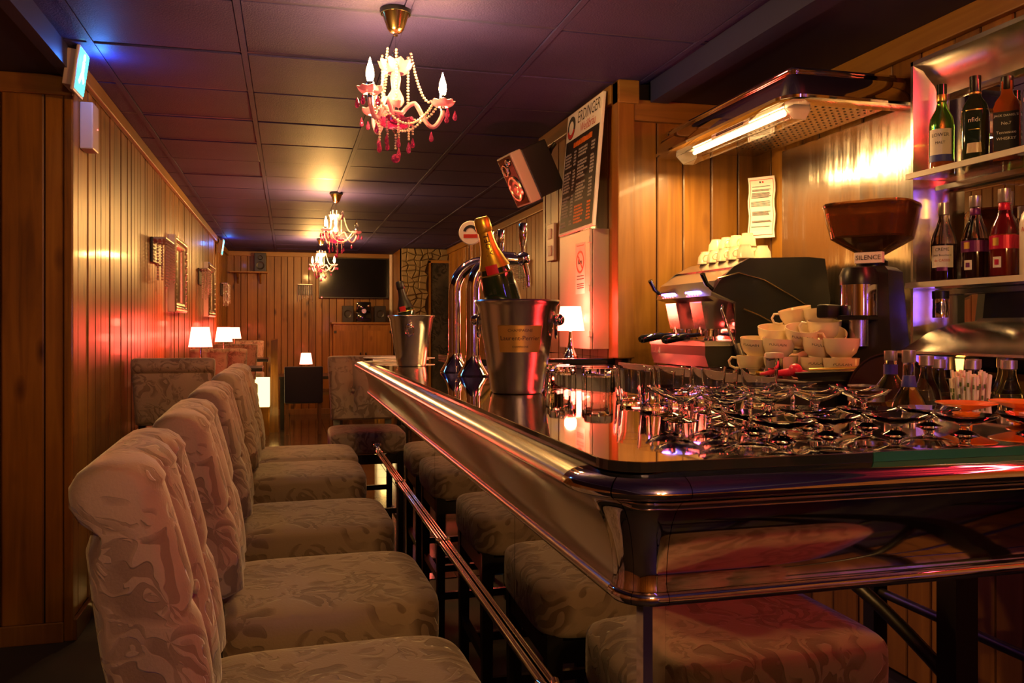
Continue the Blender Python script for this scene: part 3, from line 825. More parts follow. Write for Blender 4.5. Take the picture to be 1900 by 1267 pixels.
# ---- crystal sconces
def sconce(loc, rz, label, w_=.26, h=.3, cols=9):
    t = thing('wall_sconce', label, 'wall lamp', loc, rz, 'beaded crystal wall sconces')
    MB().rbox(-w_/2, w_/2, 0, .018, -.13, .04, .004).build('back_plate', 'hammer_black', t)
    MB().rbox(-w_/2, w_/2, .018, .10, .025, .04, .003).build('top_rail', 'dull_silver', t)
    k = 0
    edge_ = [(-w_/2, .02+.08*i/3) for i in range(3)] + [(-w_/2 + w_*i/(cols-1), .1) for i in range(cols)] + [(w_/2, .1-.08*i/3) for i in range(1, 3)]
    for i, (x, y) in enumerate(edge_):
        L_ = h*(.72+.28*math.sin(i*1.3)**2) if i % 2 else h*.8
        bead_strand([(x, y, .02), (x, y, .02-L_)], .0085, step=.0205).build('bead_strand', 'crystal_dark', t, 40)
    return t
sconce((XL, 6.35, 1.92), -PI/2, 'crystal bead sconce nearest on the left wall, left of the first mirror', .42, .33, 11)
sconce((XL, 9.4, 1.92), -PI/2, 'crystal bead sconce on the left wall between the two mirrors', .36, .3, 9)
sconce((XL, 12.4, 1.92), -PI/2, 'crystal bead sconce on the left wall near the far corner', .42, .3, 9)
sconce((.25, YF, 1.98), PI, 'crystal bead sconce on the far wall beside the television', .22, .26, 8)
sconce((XR, 8.25, 1.98), PI/2, 'crystal bead sconce on the right wall behind the beer taps', .32, .28, 9)
# ---- framed mirrors on the left wall
def framed_mirror(y0, y1, z0, z1, label):
    t = thing('wall_mirror', label, 'mirror', (XL, (y0+y1)/2, (z0+z1)/2), 0, 'silver framed mirrors on the left wall')
    w_, h = (y1-y0)/2, (z1-z0)/2; f = .085
    MB().box(.01, .016, -w_+f, w_-f, -h+f, h-f).build('mirror_glass', 'mirror', t)
    prf = [(0, 0), (.05, 0), (.062, .012), (.058, .025), (.045, .03), (.04, .045), (.05, .055), (.046, .07), (.02, f), (0, f)]
    def side(c0, c1, inw, nm):
        c0, c1, inw = Vector(c0), Vector(c1), Vector(inw); d = (c1-c0).normalized(); n = len(prf); m = MB(); vs = []
        for e, s_ in ((c0, 1), (c1, -1)):
            for o, q in prf: p = e + inw*q + d*(q*s_); vs.append((o, p.x, p.y))
        m.add(vs, [(i, (i+1) % n, n+(i+1) % n, n+i) for i in range(n)] + [tuple(range(n)), tuple(range(n, 2*n))[::-1]])
        L_ = (c1-c0).length; k = max(3, int(L_/.06))
        o = m.build(nm, 'silver', t, 40)
        g = MB()
        for i in range(k):
            p = c0 + d*(L_*(i+.5)/k) + inw*.03
            g.ball((.056, p.x, p.y), (.008, .018, .018), 6, 4)
        g.build('frame_ornament', 'silver', o, 50)
    side((-w_, -h), (w_, -h), (0, 1), 'frame_rail'); side((w_, h), (-w_, h), (0, -1), 'frame_rail')
    side((-w_, h), (-w_, -h), (1, 0), 'frame_stile'); side((w_, -h), (w_, h), (-1, 0), 'frame_stile')
framed_mirror(7.0, 7.75, 1.47, 2.07, 'nearer silver framed mirror on the left plank wall')
framed_mirror(9.85, 10.7, 1.47, 2.07, 'farther silver framed mirror on the left plank wall')
# ---- exit signs, small white case
def exit_sign(loc, s, label, power):
    t = thing('exit_sign', label, 'exit sign', loc, 0, 'lit emergency exit signs', rot=(0, .14, 0)); a = s
    MB().rbox(0, .05*a, -.09*a, .09*a, -.1*a, .1*a, .004).build('housing', 'white_plastic', t)
    MB().rbox(.05*a, .068*a, -.115*a, .115*a, -.13*a, .13*a, .006).build('bezel', 'white_plastic', t)
    f = MB().box(.068*a, .072*a, -.098*a, .098*a, -.112*a, .112*a).build('lit_face', 'exit_face', t)
    m = MB(); x = .0735*a     # running figure and doorway
    m.prism([(-.02*a, .06*a), (.02*a, .06*a), (.025*a, 0), (.06*a, -.04*a), (.045*a, -.055*a), (0, -.02*a), (-.03*a, -.07*a), (-.055*a, -.06*a), (-.02*a, 0)], .072*a, x, 'x')
    m.prism([(.03*a*math.cos(q)*.7, .082*a+.02*a*math.sin(q)) for q in [2*PI*k/12 for k in range(12)]], .072*a, x, 'x')
    m.build('pictogram', 'exit_icon', f)
    light('exit_light', 'POINT', (.15*a, .02, .07*a), power, (.05, .25, 1), t, .03)
exit_sign((XL+.01, 3.90, 2.425), .75, 'bright cyan exit sign high on the left wall nearest the camera', 2.6)
exit_sign((XL+.03, 11.5, 2.39), .8, 'small far cyan exit sign high on the left wall', 1.6)
t = tag(MB().rbox(XL, XL+.055, 4.14, 4.26, 2.145, 2.355, .006).build('alarm_case', 'white_plastic'), 'white plastic alarm case on the left wall below the exit sign', 'alarm case')
MB().ball((XL+.056, 4.23, 2.25), .003, 6, 4).build('indicator', 'led_red', t)

# ================================================================== FAR WALL
t = thing('wall_shelf', 'short pine wall shelf in the far left corner', 'shelf', (-.58, YF, 2.175))
MB().rbox(-.27, .28, -.2, 0, 0, .02, .003).build('board', 'pine_hx', t)
for x in (-.16, .17): MB().prism([(0, 0), (-.16, 0), (-.03, -.14), (0, -.16)], x-.012, x+.012, 'x').build('bracket', 'pine', t)
def loudspeaker(name, loc, w_, d, h, label, grp, front='-y', cones=2, body='black_plastic', rz=0.):
    t = thing(name, label, 'speaker', loc, rz, grp)
    MB().rbox(-w_/2, w_/2, 0, d, 0, h, .005).build('cabinet', body, t)
    for k in range(cones):
        z = h*(.32 + .42*k) if cones == 2 else h*.5; r = w_*(.34 if k == 0 else .2)
        b = MB(); b.M = Matrix.Translation((0, 0, z)) @ Matrix.Rotation(PI/2, 4, 'X')
        b.lathe([(r*.05, -.004), (r*.4, -.008), (r*.85, .004), (r, .006), (r*1.06, .001), (r*1.06, -.004)], 20)
        b.build('driver', 'hammer_black', t, 40)
    return t
loudspeaker('shelf_speaker', (-.41, 13.32, 2.195), .17, .15, .28, 'small black speaker on the corner wall shelf', None)
t = thing('television', 'large dark flat television mounted on the far wall', 'television', (1.0, YF, 2.12))
MB().rbox(-.545, .545, -.075, -.03, -.315, .315, .006).build('bezel', 'black_plastic', t)
MB().box(-.53, .53, -.078, -.0745, -.295, .30).build('screen', 'screen', t)
MB().box(-.12, .12, -.03, 0, -.1, .1).build('wall_mount', 'black_plastic', t)
tag(MB().ball((.5, 13.42, 1.815), .008, 6, 4).build('standby_lamp', 'led_red'), 'tiny red standby light under the television corner', 'light')
t = thing('cupboard', 'pine two-door cupboard against the far wall under the television', 'cupboard', (1.1, YF-.02, 0))
MB().box(-.44, .46, -.42, 0, .06, 1.4).build('body', 'pine', t)
MB().rbox(-.47, .49, -.45, 0, 1.4, 1.43, .005).build('top_board', 'pine_hx', t)
for s_, x0, x1 in ((1, -.43, -.005), (-1, .005, .43)):
    d = MB().rbox(x0, x1, -.44, -.42, .1, 1.38, .004).build('door', 'pine', t)
    MB().box(x0+.07, x1-.07, -.443, -.438, .2, 1.30).build('door_panel', 'pine', d)
    MB().ball((x1-.035 if s_ > 0 else x0+.035, -.452, .95), (.012, .014, .022), 8, 6).build('knob', 'black_plastic', d, 50)
    for z in (.3, 1.28): MB().box((x0-.005 if s_ > 0 else x1-.03), (x0+.035 if s_ > 0 else x1+.005), -.446, -.44, z-.02, z+.02).build('hinge', 'black_plastic', d)
loudspeaker('stereo_speaker', (.88, 13.12, 1.43), .17, .18, .25, 'left black hi-fi speaker on the pine cupboard', 'hi-fi speakers on the cupboard', cones=1)
loudspeaker('stereo_speaker', (1.37, 13.12, 1.43), .17, .18, .25, 'right black hi-fi speaker on the pine cupboard', 'hi-fi speakers on the cupboard', cones=1)
t = thing('stereo_unit', 'compact black hi-fi unit with round dial between its speakers', 'hi-fi', (1.12, 13.1, 1.43))
MB().rbox(-.11, .11, 0, .2, 0, .15, .01).rbox(-.11, .11, .02, .2, .155, .31, .02).build('case', 'black_gloss', t, 40)
b = MB(); b.M = Matrix.Translation((0, 0, .17)) @ Matrix.Rotation(PI/2, 4, 'X'); b.lathe([(.001, .012), (.035, .012), (.04, 0), (.03, -.02)], 20); b.build('dial', 'chrome_soft', t, 40)
MB().box(-.09, .09, -.003, 0, .02, .06).build('display', 'screen', t)
for x in (-.07, .07): MB().ball((x, .004, .25), (.02, .008, .02), 10, 6).build('knob', 'chrome_soft', t, 50)
t = thing('wall_socket', 'white double wall socket low on the far wall', 'socket', (-.53, YF, 1.07))
MB().rbox(-.1, .1, -.015, 0, -.07, .07, .004).build('plate', 'white_plastic', t)
for x in (-.05, .05): MB().ball((x, -.016, .01), (.02, .004, .02), 10, 6).build('outlet', 'black_plastic', t)
# ---- low seating area at the far end
t = thing('divider_post', 'rough upright pine post dividing the far seating area', 'post', (-.175, 11.3, 0))
MB().add([(-.055, -.05, 0), (.055, -.05, 0), (.055, .05, 0), (-.055, .05, 0), (-.04, -.045, 1.18), (.045, -.04, 1.2), (.045, .045, 1.21), (-.04, .045, 1.19)],
         [(3,2,1,0),(4,5,6,7),(0,1,5,4),(1,2,6,5),(2,3,7,6),(3,0,4,7)]).build('upright', 'pine', t)
MB().box(-.03, .03, .05, .9, .0, .06).build('sill_beam', 'pine_h', t)
t = thing('floor_lantern', 'glowing yellow paper lantern on a plinth left of the pine post', 'lantern', (-.33, 11.05, 0))
MB().rbox(-.1, .1, -.1, .1, 0, .36, .006).build('plinth', 'pine', t)
MB().rbox(-.105, .105, -.105, .105, .36, .72, .006).build('paper_shade', 'lantern', t)
light('lantern_light', 'POINT', (0, .16, .78), 3.0, (1, .58, .14), t, .06)
light('lantern_light', 'POINT', (.16, -.1, .25), 1.0, (1, .58, .14), t, .06)
def dining_chair(loc, rz, label):
    t = thing('dining_chair', label, 'chair', loc, rz, 'navy dining chairs at the far table')
    MB().superq((0, 0, .44), (.23, .23, .05), .3, 28, 12).build('seat', 'navy', t, 60)
    b = MB(); b.M = Matrix.Rotation(.07, 4, 'X'); b.rbox(-.235, .235, -.25, -.20, .42, .88, .02, 3); b.build('backrest', 'navy', t, 50)
    for x in (-.2, .2):
        for y in (-.2, .2): MB().box(x-.018, x+.018, y-.018, y+.018, 0, .42).build('leg', 'pine_dark', t)
dining_chair((.185, 11.15, 0), 0, 'navy dining chair at the far table, its tall back toward the camera')
dining_chair((1.02, 11.85, 0), PI/2, 'navy dining chair at the right side of the far table')
t = thing('dining_table', 'low dark table in the far seating area under a red lamp', 'table', (.3, 11.95, 0))
MB().rbox(-.42, .42, -.4, .4, .66, .70, .005).build('table_top', 'black_wood', t)
MB().rbox(-.36, .36, -.34, .34, .44, .48, .004).build('lower_shelf', 'pine_hx', t)
for x in (-.38, .38):
    for y in (-.36, .36): MB().box(x-.025, x+.025, y-.025, y+.025, 0, .66).build('leg', 'black_wood', t)
table_lamp((.235, 11.95, .70), 1.05, 'small red-lit lamp on the low far table, above the navy chair', stem=.165, power=.8)

# ================================================================== ON THE PILLAR WALL
t = thing('rear_counter', 'grey-fronted counter with thin black top closing the bar at the pillar', 'counter', (0, 0, 0))
MB().box(.80, 1.50, 3.82, 4.55, .05, 1.17).build('cabinet', 'grey_panel', t)
MB().rbox(.80, 1.51, 3.78, 4.62, 1.17, 1.2, .004).build('worktop', 'black_gloss', t)
MB().box(.81, 1.51, 3.792, 3.80, 1.155, 1.17).build('edge_strip', 'chrome_soft', t)
for x in (1.03, 1.27): MB().box(x-.002, x+.002, 3.817, 3.82, .1, 1.15).build('door_gap', 'groove', t)
table_lamp((1.335, 3.93, 1.2), .82, 'red-lit lamp with chrome trumpet foot by the white electrical cabinet', stem=.15, power=1.5)
t = thing('electrical_cabinet', 'white metal electrical cabinet with a no smoking notice on the pillar wall', 'cabinet', (1.52, 4.12, 1.535))
MB().rbox(-.085, 0, -.235, .235, -.295, .295, .004).build('case', 'white_plastic', t)
d = MB().rbox(-.102, -.088, -.235, .235, -.295, .295, .004).build('door', 'white_plastic', t)
for z in (-.22, 0, .24): MB().rbox(-.107, -.09, -.242, -.215, z-.015, z+.015, .003).build('hinge', 'white_plastic', d)
n_ = MB().box(-.1035, -.1025, -.17, -.03, -.02, .235).build('notice', 'paper', d)
ring = MB(); ring.M = Matrix.Translation((-.1045, -.10, .14)) @ Matrix.Rotation(PI/2, 4, 'Y')
ring.lathe([(.047, -.0006), (.047, .0006), (.057, .0006), (.057, -.0006), (.047, -.0006)], 28, caps=False)
ring.box(-.004, .004, -.05, .05, -.0006, .0006)
ring.v = [(x, -.10 + ((y+.10)*.7071 - (z-.14)*.7071), .14 + ((y+.10)*.7071 + (z-.14)*.7071)) for x, y, z in ring.v]
ring.build('prohibition_ring', 'ink_red', n_)
MB().box(-.105, -.1036, -.125, -.075, .13, .145).box(-.105, -.1036, -.085, -.075, .145, .165).build('cigarette', 'ink', n_)
for k, z in enumerate((.222, .07, .055, .03, .02, .01)): MB().box(-.1042, -.1036, -.155, -.05, z-.0025, z+.0015).build('print_line', 'ink_red' if k == 0 else 'ink', n_)
# menu board leaning on top of the cabinet
t = thing('menu_board', 'tall chalk menu board with a beer brand heading leaning above the cabinet', 'menu board', (1.415, 4.08, 1.835), 0, rot=(0, .085, 0))
MB().rbox(-.008, .008, -.265, .265, 0, .65, .003).build('frame', 'ink_white', t)
MB().box(-.0095, -.0075, -.25, .25, .012, .50).build('slate', 'slate', t)
xd, yd = (0, -1, 0), (0, 0, 1)
MB().text('ERDINGER', .088, (-.0088, -.075, .60), (0, -.80, 0), yd).build('heading', 'ink', t)
MB().text('Weißbräu', .07, (-.0088, -.075, .535), (0, -.8, .0), yd).build('subheading', 'ink_red', t)
em = MB(); em.M = Matrix.Translation((-.0085, .185, .57)) @ Matrix.Rotation(-PI/2, 4, 'Y'); em.lathe([(.001, .001), (.062, .001), (.062, 0)], 28); e_ = em.build('emblem', 'ink', t)
em = MB(); em.M = Matrix.Translation((-.0096, .185, .57)) @ Matrix.Rotation(-PI/2, 4, 'Y'); em.lathe([(.001, .0006), (.036, .0006), (.036, 0)], 24); em.build('emblem_centre', 'ink_white', e_)
em = MB(); em.M = Matrix.Translation((-.0096, .185, .57)) @ Matrix.Rotation(-PI/2, 4, 'Y'); em.lathe([(.038, .0008), (.058, .0008), (.058, 0), (.038, 0)], 24, a0=PI/2+.3, a1=3*PI/2-.3, caps=False); em.build('emblem_band', 'ink_red', e_)
rk = random.Random(31)
def scribble(m, y, z, L_, h=.011):
    while L_ > 0:
        w_ = rk.uniform(.006, .016); q = rk.uniform(-.3, .3)
        m.add([(-.0102, y, z-h/2), (-.0102, y-w_, z-h/2+q*.006), (-.0102, y-w_, z+h*rk.uniform(.1, .5)), (-.0102, y, z+h/2)], [(0,1,2,3)])
        y -= w_ + .003; L_ -= w_ + .003
cw, co = MB(), MB()
scribble(co, .12, .465, .28, .03)
for k in range(24):
    z = .425 - k*.0165
    if k % 8 != 5: scribble(cw, .235, z, rk.uniform(.06, .11)); scribble(cw, .10, z, .03)
    if k % 7 != 3: scribble(cw if k < 17 else co, .03, z, rk.uniform(.09, .14)); scribble(cw if k < 17 else co, -.16, z, .045)
stuff(cw.build('chalk_writing', 'chalk', t, fix=False)); stuff(co.build('chalk_prices', 'ink_orange', t, fix=False))
t = tag(MB().box(1.505, 1.512, 4.36, 4.52, 1.80, 2.12).build('notice_sheet', 'paper'), 'white printed notice sheet behind the menu board', 'notice')
for k in range(10): MB().box(1.5035, 1.505, 4.375, 4.50-.02*(k % 3), 2.08-.026*k, 2.087-.026*k).build('print_line', 'ink', t)
t = tag(MB().rbox(1.50, 1.518, 4.72, 4.86, 1.74, 1.96, .004).build('switch_plate', 'white_plastic'), 'white switch plate at the far edge of the pillar wall', 'switch')
for z in (1.8, 1.9): MB().rbox(1.493, 1.50, 4.76, 4.82, z-.03, z+.03, .003).build('switch', 'offwhite', t)
t = tag(MB().box(1.505, 1.515, 4.4, 4.55, 1.33, 1.72).build('plastic_sleeve', 'smoke_glass'), 'hanging clear document sleeve left of the electrical cabinet', 'sleeve')
# speaker on its bracket
t = thing('hanging_speaker', 'silver and black loudspeaker tilted down on a wall bracket above the bar', 'speaker', (1.33, 4.62, 2.22), 0, rot=(0, -.45, .12))
MB().rbox(-.045, .12, -.10, .10, -.145, .145, .008).build('cabinet', 'hammer_black', t)
MB().rbox(-.115, -.045, -.105, .105, -.15, .15, .008).build('front_trim', 'white_plastic', t)
MB().box(-.118, -.113, -.09, .09, -.14, .14).build('baffle', 'black_gloss', t)
for z, r in ((-.045, .072), (.07, .034), (.105, .02)):
    y = 0 if r > .05 else (.03 if r > .03 else -.035)
    b = MB(); b.M = Matrix.Translation((-.118, y, z)) @ Matrix.Rotation(-PI/2, 4, 'Y'); b.lathe([(r*.05, -.002), (r*.35, .003), (r*.4, -.004), (r*.82, .004), (r*.85, .009), (r, .009), (r*1.05, 0)], 24); b.build('driver', 'silver' if r > .05 else 'chrome_soft', t, 35)
MB().tube([(.12, 0, .02), (.17, -.02, .08), (.2, -.04, .1)], .012, 8).build('bracket', 'black_plastic', t, 40)

# ================================================================== ESPRESSO CORNER
t = thing('back_counter', 'high back counter with dark top along the right wall under the hood', 'counter', (0, 0, 0))
MB().box(1.56, XN-.01, 2.25, 3.7, .05, 1.15).build('cabinet', 'black_wood', t)
MB().rbox(1.5, XN-.01, 2.22, 3.7, 1.15, 1.185, .004).build('worktop', 'black_gloss', t)
MB().box(1.492, 1.5, 2.22, 3.7, 1.152, 1.183).build('edge_strip', 'grey_panel', t)
t = thing('steel_backsplash', 'brushed steel splash panel on the wall behind the grinder', 'backsplash', (XN-.003, 0, 0))
MB().box(-.006, 0, 2.46, 3.47, 1.185, 2.16).build('panel', 'splash_steel', t)
t = thing('notice_page', 'white notice page with red border on the planks by the hood', 'notice', (0, 0, 0))
pg = MB(); k = 8; vs = []
for j in range(k+1):
    z = 1.77 + .29*j/k; o = .006*math.sin(j*1.7); vs += [(2.125, 3.62+o, z), (2.205, 3.52+o, z)]
pg.add(vs, [(2*j, 2*j+1, 2*j+3, 2*j+2) for j in range(k)]).add([(a+.0008, b+.0008, c) for a, b, c in vs], [(2*j+1, 2*j, 2*j+2, 2*j+3) for j in range(k)])
page = pg.build('sheet', 'paper', t, fix=False)
d_ = Vector((.08, -.10, 0)); nn = Vector((-.002, -.0016, 0))
def onpage(a, b, z0, z1, m):
    n = 3; v = []
    for i in (a, b):
        p = Vector((2.125, 3.62, 0)) + d_*i + nn
        for z in (z0, z1): v.append((p.x, p.y + .006*math.sin((z-1.5)/.33*8*1.7), 1.77+(z-1.5)*.29/.33))
    m.add(v, [(0, 2, 3, 1)])
rd, ik = MB(), MB()
for j in range(12):
    z0 = 1.515+.30*j/12; z1 = 1.515+.30*(j+1)/12
    onpage(.06, .075, z0, z1, rd); onpage(.925, .94, z0, z1, rd)
onpage(.06, .94, 1.515, 1.518, rd); onpage(.06, .94, 1.812, 1.815, rd); onpage(.52, .58, 1.795, 1.805, rd)
for z in [1.775, 1.758, 1.752, 1.74, 1.734, 1.728, 1.722, 1.716, 1.695, 1.689, 1.683, 1.677, 1.671, 1.64, 1.634, 1.628, 1.622, 1.59, 1.584, 1.56]:
    onpage(.13, rk.uniform(.75, .88), z, z+.0028, ik)
onpage(.42, .48, 1.795, 1.805, ik)
rd.build('border', 'ink_red', page, fix=False); stuff(ik.build('print_lines', 'ink', page, fix=False))

# ---- extractor hood
t = thing('extractor_hood', 'curved chrome extractor hood over the coffee corner', 'extractor hood', (0, 0, 0))
HX, HY0, HY1, HB, HT = 1.70, 2.62, 3.70, 2.15, 2.275
hp = [(-.0, HB), (-.018, HB+.004), (-.02, HB+.014), (-.006, HB+.02), (-.004, HB+.03), (.0, HB+.05), (.010, HB+.075), (.026, HB+.098), (.038, HB+.108), (.03, HB+.116), (.034, HB+.124), (.06, HB+.125), (.06, HB)]
def hoodsec(x, y, nx_, ny_): return [(x+nx_*o, y+ny_*o, z) for o, z in hp]
def loft(secs, name, m, par, sm=35):
    n = len(secs[0]); b = MB(); b.add([p for s_ in secs for p in s_], [(i*n+j, i*n+(j+1) % n, (i+1)*n+(j+1) % n, (i+1)*n+j) for i in range(len(secs)-1) for j in range(n)] + [tuple(range(n)), tuple((len(secs)-1)*n+j for j in range(n))[::-1]])
    return b.build(name, m, par, sm)
loft([hoodsec(HX, HY1, 1, 0), hoodsec(HX, HY0+.06, 1, 0)], 'side_fascia', 'chrome', t)
cs = []
for k in range(9):
    a = PI/2*k/8; cs.append([(HX+.06-(.06-o)*math.cos(a), HY0+.06-(.06-o)*math.sin(a), z) for o, z in hp])
loft(cs, 'corner_fascia', 'chrome', t)
loft([hoodsec(HX+.06, HY0, 0, 1), hoodsec(XN-.01, HY0, 0, 1)], 'front_fascia', 'chrome', t)
MB().box(HX+.05, XN-.01, HY0+.05, HY1, HT-.02, HT).build('top_plate', 'steel', t)
fl = MB().box(HX+.16, XN-.04, HY0+.1, HY1-.05, HB+.02, HB+.03).build('filter_plate', 'steel', t)
pf = MB()
for i in range(9):
    for j in range(22): pf.box(HX+.2+i*.03, HX+.207+i*.03, HY0+.14+j*.035, HY0+.147+j*.035, HB+.0185, HB+.02)
stuff(pf.build('perforations', 'groove', fl, fix=False))
# lit strip lamp with clear hexagonal cover along the hood's inner edge
cov = [(HX+.03, HB+.012), (HX+.03, HB-.015), (HX+.065, HB-.05), (HX+.115, HB-.05), (HX+.135, HB-.015), (HX+.135, HB+.012)]
pp = cov + [(x*.96+(HX+.082)*.04, z*.96+(HB-.02)*.04) for x, z in cov[::-1]]
lc = thing('hood_lamp', 'lit strip lamp in a clear angular cover under the hood', 'lamp', (0, 0, 0))
MB().prism(pp, HY0+.08, HY1-.12, 'y').build('clear_cover', 'acrylic', lc)
for y in (HY0+.08, HY1-.12): MB().prism(cov, y-.002, y+.002, 'y').build('cover_end', 'acrylic_end', lc)
MB().tube([(HX+.082, HY0+.16, HB-.012), (HX+.082, HY1-.2, HB-.012)], .008, 10).build('tube', 'tube', lc, 50)
MB().rbox(HX+.05, HX+.115, HY0+.12, HY1-.16, HB+.0, HB+.014, .003).build('tray', 'white_plastic', lc)
st_ = MB().box(HX+.027, HX+.0285, HY0+.32, HY0+.62, HB-.012, HB+.010).build('sticker', 'paper', lc)
MB().box(HX+.0262, HX+.027, HY0+.36, HY0+.58, HB-.006, HB-.002).box(HX+.0262, HX+.027, HY0+.35, HY0+.59, HB+.001, HB+.004).build('print_line', 'ink', st_)
light('hood_light', 'AREA', (HX+.082, (HY0+HY1)/2, HB-.062), HOOD_W, (1, .60, .22), lc, shape='RECTANGLE', size=.06, size_y=.9)

# ---- espresso machine, front toward the bar (-x)
t = thing('espresso_machine', 'black and steel two-group espresso machine with blue lit buttons', 'coffee machine', (1.60, 3.0, 1.185))
S = MB().prism([(.1, .0), (.10, .26), (.0, .30), (.03, .345), (.09, .40), (.16, .435), (.42, .445), (.50, .44), (.525, .28), (.51, .0)], -.012, .0, 'y')
S.build('side_panel', 'coffee_body', t)
MB().prism([(.1, .0), (.10, .26), (.0, .30), (.03, .345), (.09, .40), (.16, .435), (.42, .445), (.50, .44), (.525, .28), (.51, .0)], .5, .512, 'y').build('side_panel', 'coffee_body', t)
MB().tube([(.02, -.016, .352), (.11, -.016, .375), (.22, -.016, .35), (.36, -.016, .28), (.50, -.016, .20)], .0035, 6).build('trim_line', 'brass', t, 50)
MB().tube([(.13, -.016, .235), (.2, -.016, .21), (.3, -.016, .16), (.40, -.016, .10)], .0035, 6).build('trim_line', 'brass', t, 50)
MB().box(.16, .50, 0, .5, .0, .43).build('body', 'coffee_body', t)
MB().prism([(.09, .40), (.16, .437), (.46, .437), (.46, .40)], 0, .5, 'y').build('cup_tray', 'chrome_soft', t)
cp = MB().prism([(-.005, .285), (.015, .345), (.1, .40), (.18, .40), (.18, .255), (.1, .255)], .0, .5, 'y').build('control_head', 'chrome_soft', t)
bl = MB()
for g in (.1, .33):
    b_ = MB()
    for k in range(5): b_.box(-.009, .008, g+k*.024, g+k*.024+.014, .300, .3085)
    b_.M = Matrix(); b_.build('button_lights', 'led_blue', cp)
    b2 = MB()
    for k in range(5): b2.box(-.006, .012, g+k*.024+.004, g+k*.024+.010, .288, .293)
    b2.build('button_marks', 'led_red', cp)
light('button_glow', 'POINT', (-.06, .24, .31), .12, (.25, .2, 1), t, .05)
for g in (.12, .35):
    gh = MB().prism([(-.0, .265), (.0, .26), (.022, .155), (.10, .155), (.12, .27)], g-.035, g+.065, 'y').build('group_head', 'chrome_soft', t)
    b_ = MB(); b_.M = Matrix.Translation((.06, g+.015, 0)); b_.lathe([(.001, .125), (.036, .125), (.036, .15), (.04, .152), (.04, .165), (.001, .165)], 20); b_.build('collar', 'chrome', gh, 35)
    pfm = MB().tube([(.02, g+.015, .132), (-.04, g, .128), (-.06, g-.004, .125), (-.15, g-.02, .112), (-.16, g-.022, .11)], [.008, .009, .016, .018, .012], 12)
    pfm.build('portafilter_handle', 'black_gloss', gh, 50)
    MB().tube([(.06, g-.005, .125), (.06, g-.005, .10), (.055, g-.012, .112)], .008, 8).tube([(.06, g+.035, .125), (.06, g+.035, .115), (.055, g+.042, .112)], .008, 8).build('spout', 'chrome', gh, 50)
for y in (.0, .49):
    lv = MB().tube([(.02, y+.005, .30), (-.02, y, .33), (-.045, y-.01, .37)], [.008, .009, .011], 8).build('steam_lever', 'black_gloss', t, 50)
wd = MB().tube([(.06, .02, .25), (.05, .012, .23), (.07, -.01, .15), (.10, -.02, .07)], .0055, 8).build('steam_wand', 'chrome', t, 50)
MB().tube([(.10, -.02, .10), (.115, -.022, .05)], .02, 10).build('wand_guard', 'chrome_soft', wd, 40)
MB().tube([(.08, .47, .25), (.07, .48, .2), (.08, .48, .07)], .005, 8).build('steam_wand', 'chrome', t, 50)
dt = MB().prism([(-.03, .105), (-.03, .05), (-.015, .004), (.16, .004), (.16, .105)], -.005, .505, 'y').build('drip_base', 'coffee_body', t)
MB().box(-.034, .15, -.008, .508, .088, .108).build('drip_tray', 'chrome_soft', dt)
MB().box(.13, .16, 0, .5, .09, .26).build('splash_back', 'chrome', t)
MB().ball((.12, .04, .175), .007, 8, 6).build('indicator', 'led_red', t)
for y in (.05, .45): MB().tube([(.04, y, -.0), (.04, y, .01)], .02, 10).build('foot', 'black_plastic', t)

# ---- grinder
t = thing('coffee_grinder', 'black coffee grinder with large smoked bean hopper and chrome doser', 'coffee grinder', (1.92, 2.47, 1.185), 3.76)
MB().add([(a*x, b*y, z) for z, x, y in [(0, .12, .10), (.03, .115, .095), (.35, .085, .075), (.365, .07, .06)] for a, b in ((-1,-1),(1,-1),(1,1),(-1,1))],
     [(3,2,1,0), (12,13,14,15)] + [(j*4+k, j*4+(k+1) % 4, (j+1)*4+(k+1) % 4, (j+1)*4+k) for j in range(3) for k in range(4)]).build('motor_body', 'hammer_black', t)
hop = MB(); hop.lathe([(.03, .40), (.035, .405), (.12, .46), (.135, .53), (.14, .57), (.132, .57), (.128, .535), (.112, .468), (.03, .415)], 32, sq=4, caps=False); hop.build('hopper', 'smoke_glass', t, 40)
MB().lathe([(.141, .565), (.143, .57), (.141, .578), (.001, .585)], 32, sq=4).build('hopper_lid', 'smoke_glass', t, 40)
MB().lathe([(.028, .345), (.05, .36), (.05, .385), (.034, .40), (.034, .412), (.001, .412)], 24).build('throat', 'black_plastic', t, 40)
MB().lathe([(.001, .418), (.02, .418), (.095, .462), (.10, .468), (.001, .47)], 24, sq=4).build('coffee_beans', 'syrup_brown', t)
ds = MB(); ds.M = Matrix.Translation((.14, 0, 0)); ds.lathe([(.001, .20), (.058, .20), (.058, .335), (.05, .34), (.001, .345)], 28); ds.build('doser', 'chrome', t, 40)
ds = MB(); ds.M = Matrix.Translation((.14, 0, 0)); ds.lathe([(.06, .30), (.061, .33), (.05, .355), (.001, .36)], 28); ds.build('doser_lid', 'black_plastic', t, 40)
ds = MB(); ds.M = Matrix.Translation((.14, 0, 0)); ds.lathe([(.03, .10), (.03, .20), (.045, .205)], 20); ds.build('chute', 'steel', t, 40)
MB().rbox(.06, .20, -.05, .05, .185, .2, .004).build('doser_shelf', 'black_plastic', t)
MB().rbox(.14, .28, -.09, -.05, .19, .235, .01).build('dosing_lever', 'black_plastic', t, 50)
MB().rbox(-.14, .20, -.11, .11, -.0, .02, .008).build('base_plate', 'black_plastic', t)
MB().rbox(.05, .075, -.035, .055, .375, .412, .002).build('badge', 'paper', t)
MB().text('SILENCE', .022, (.0765, .01, .393), (0, 1, 0), (0, 0, 1)).build('badge_lettering', 'ink', t)

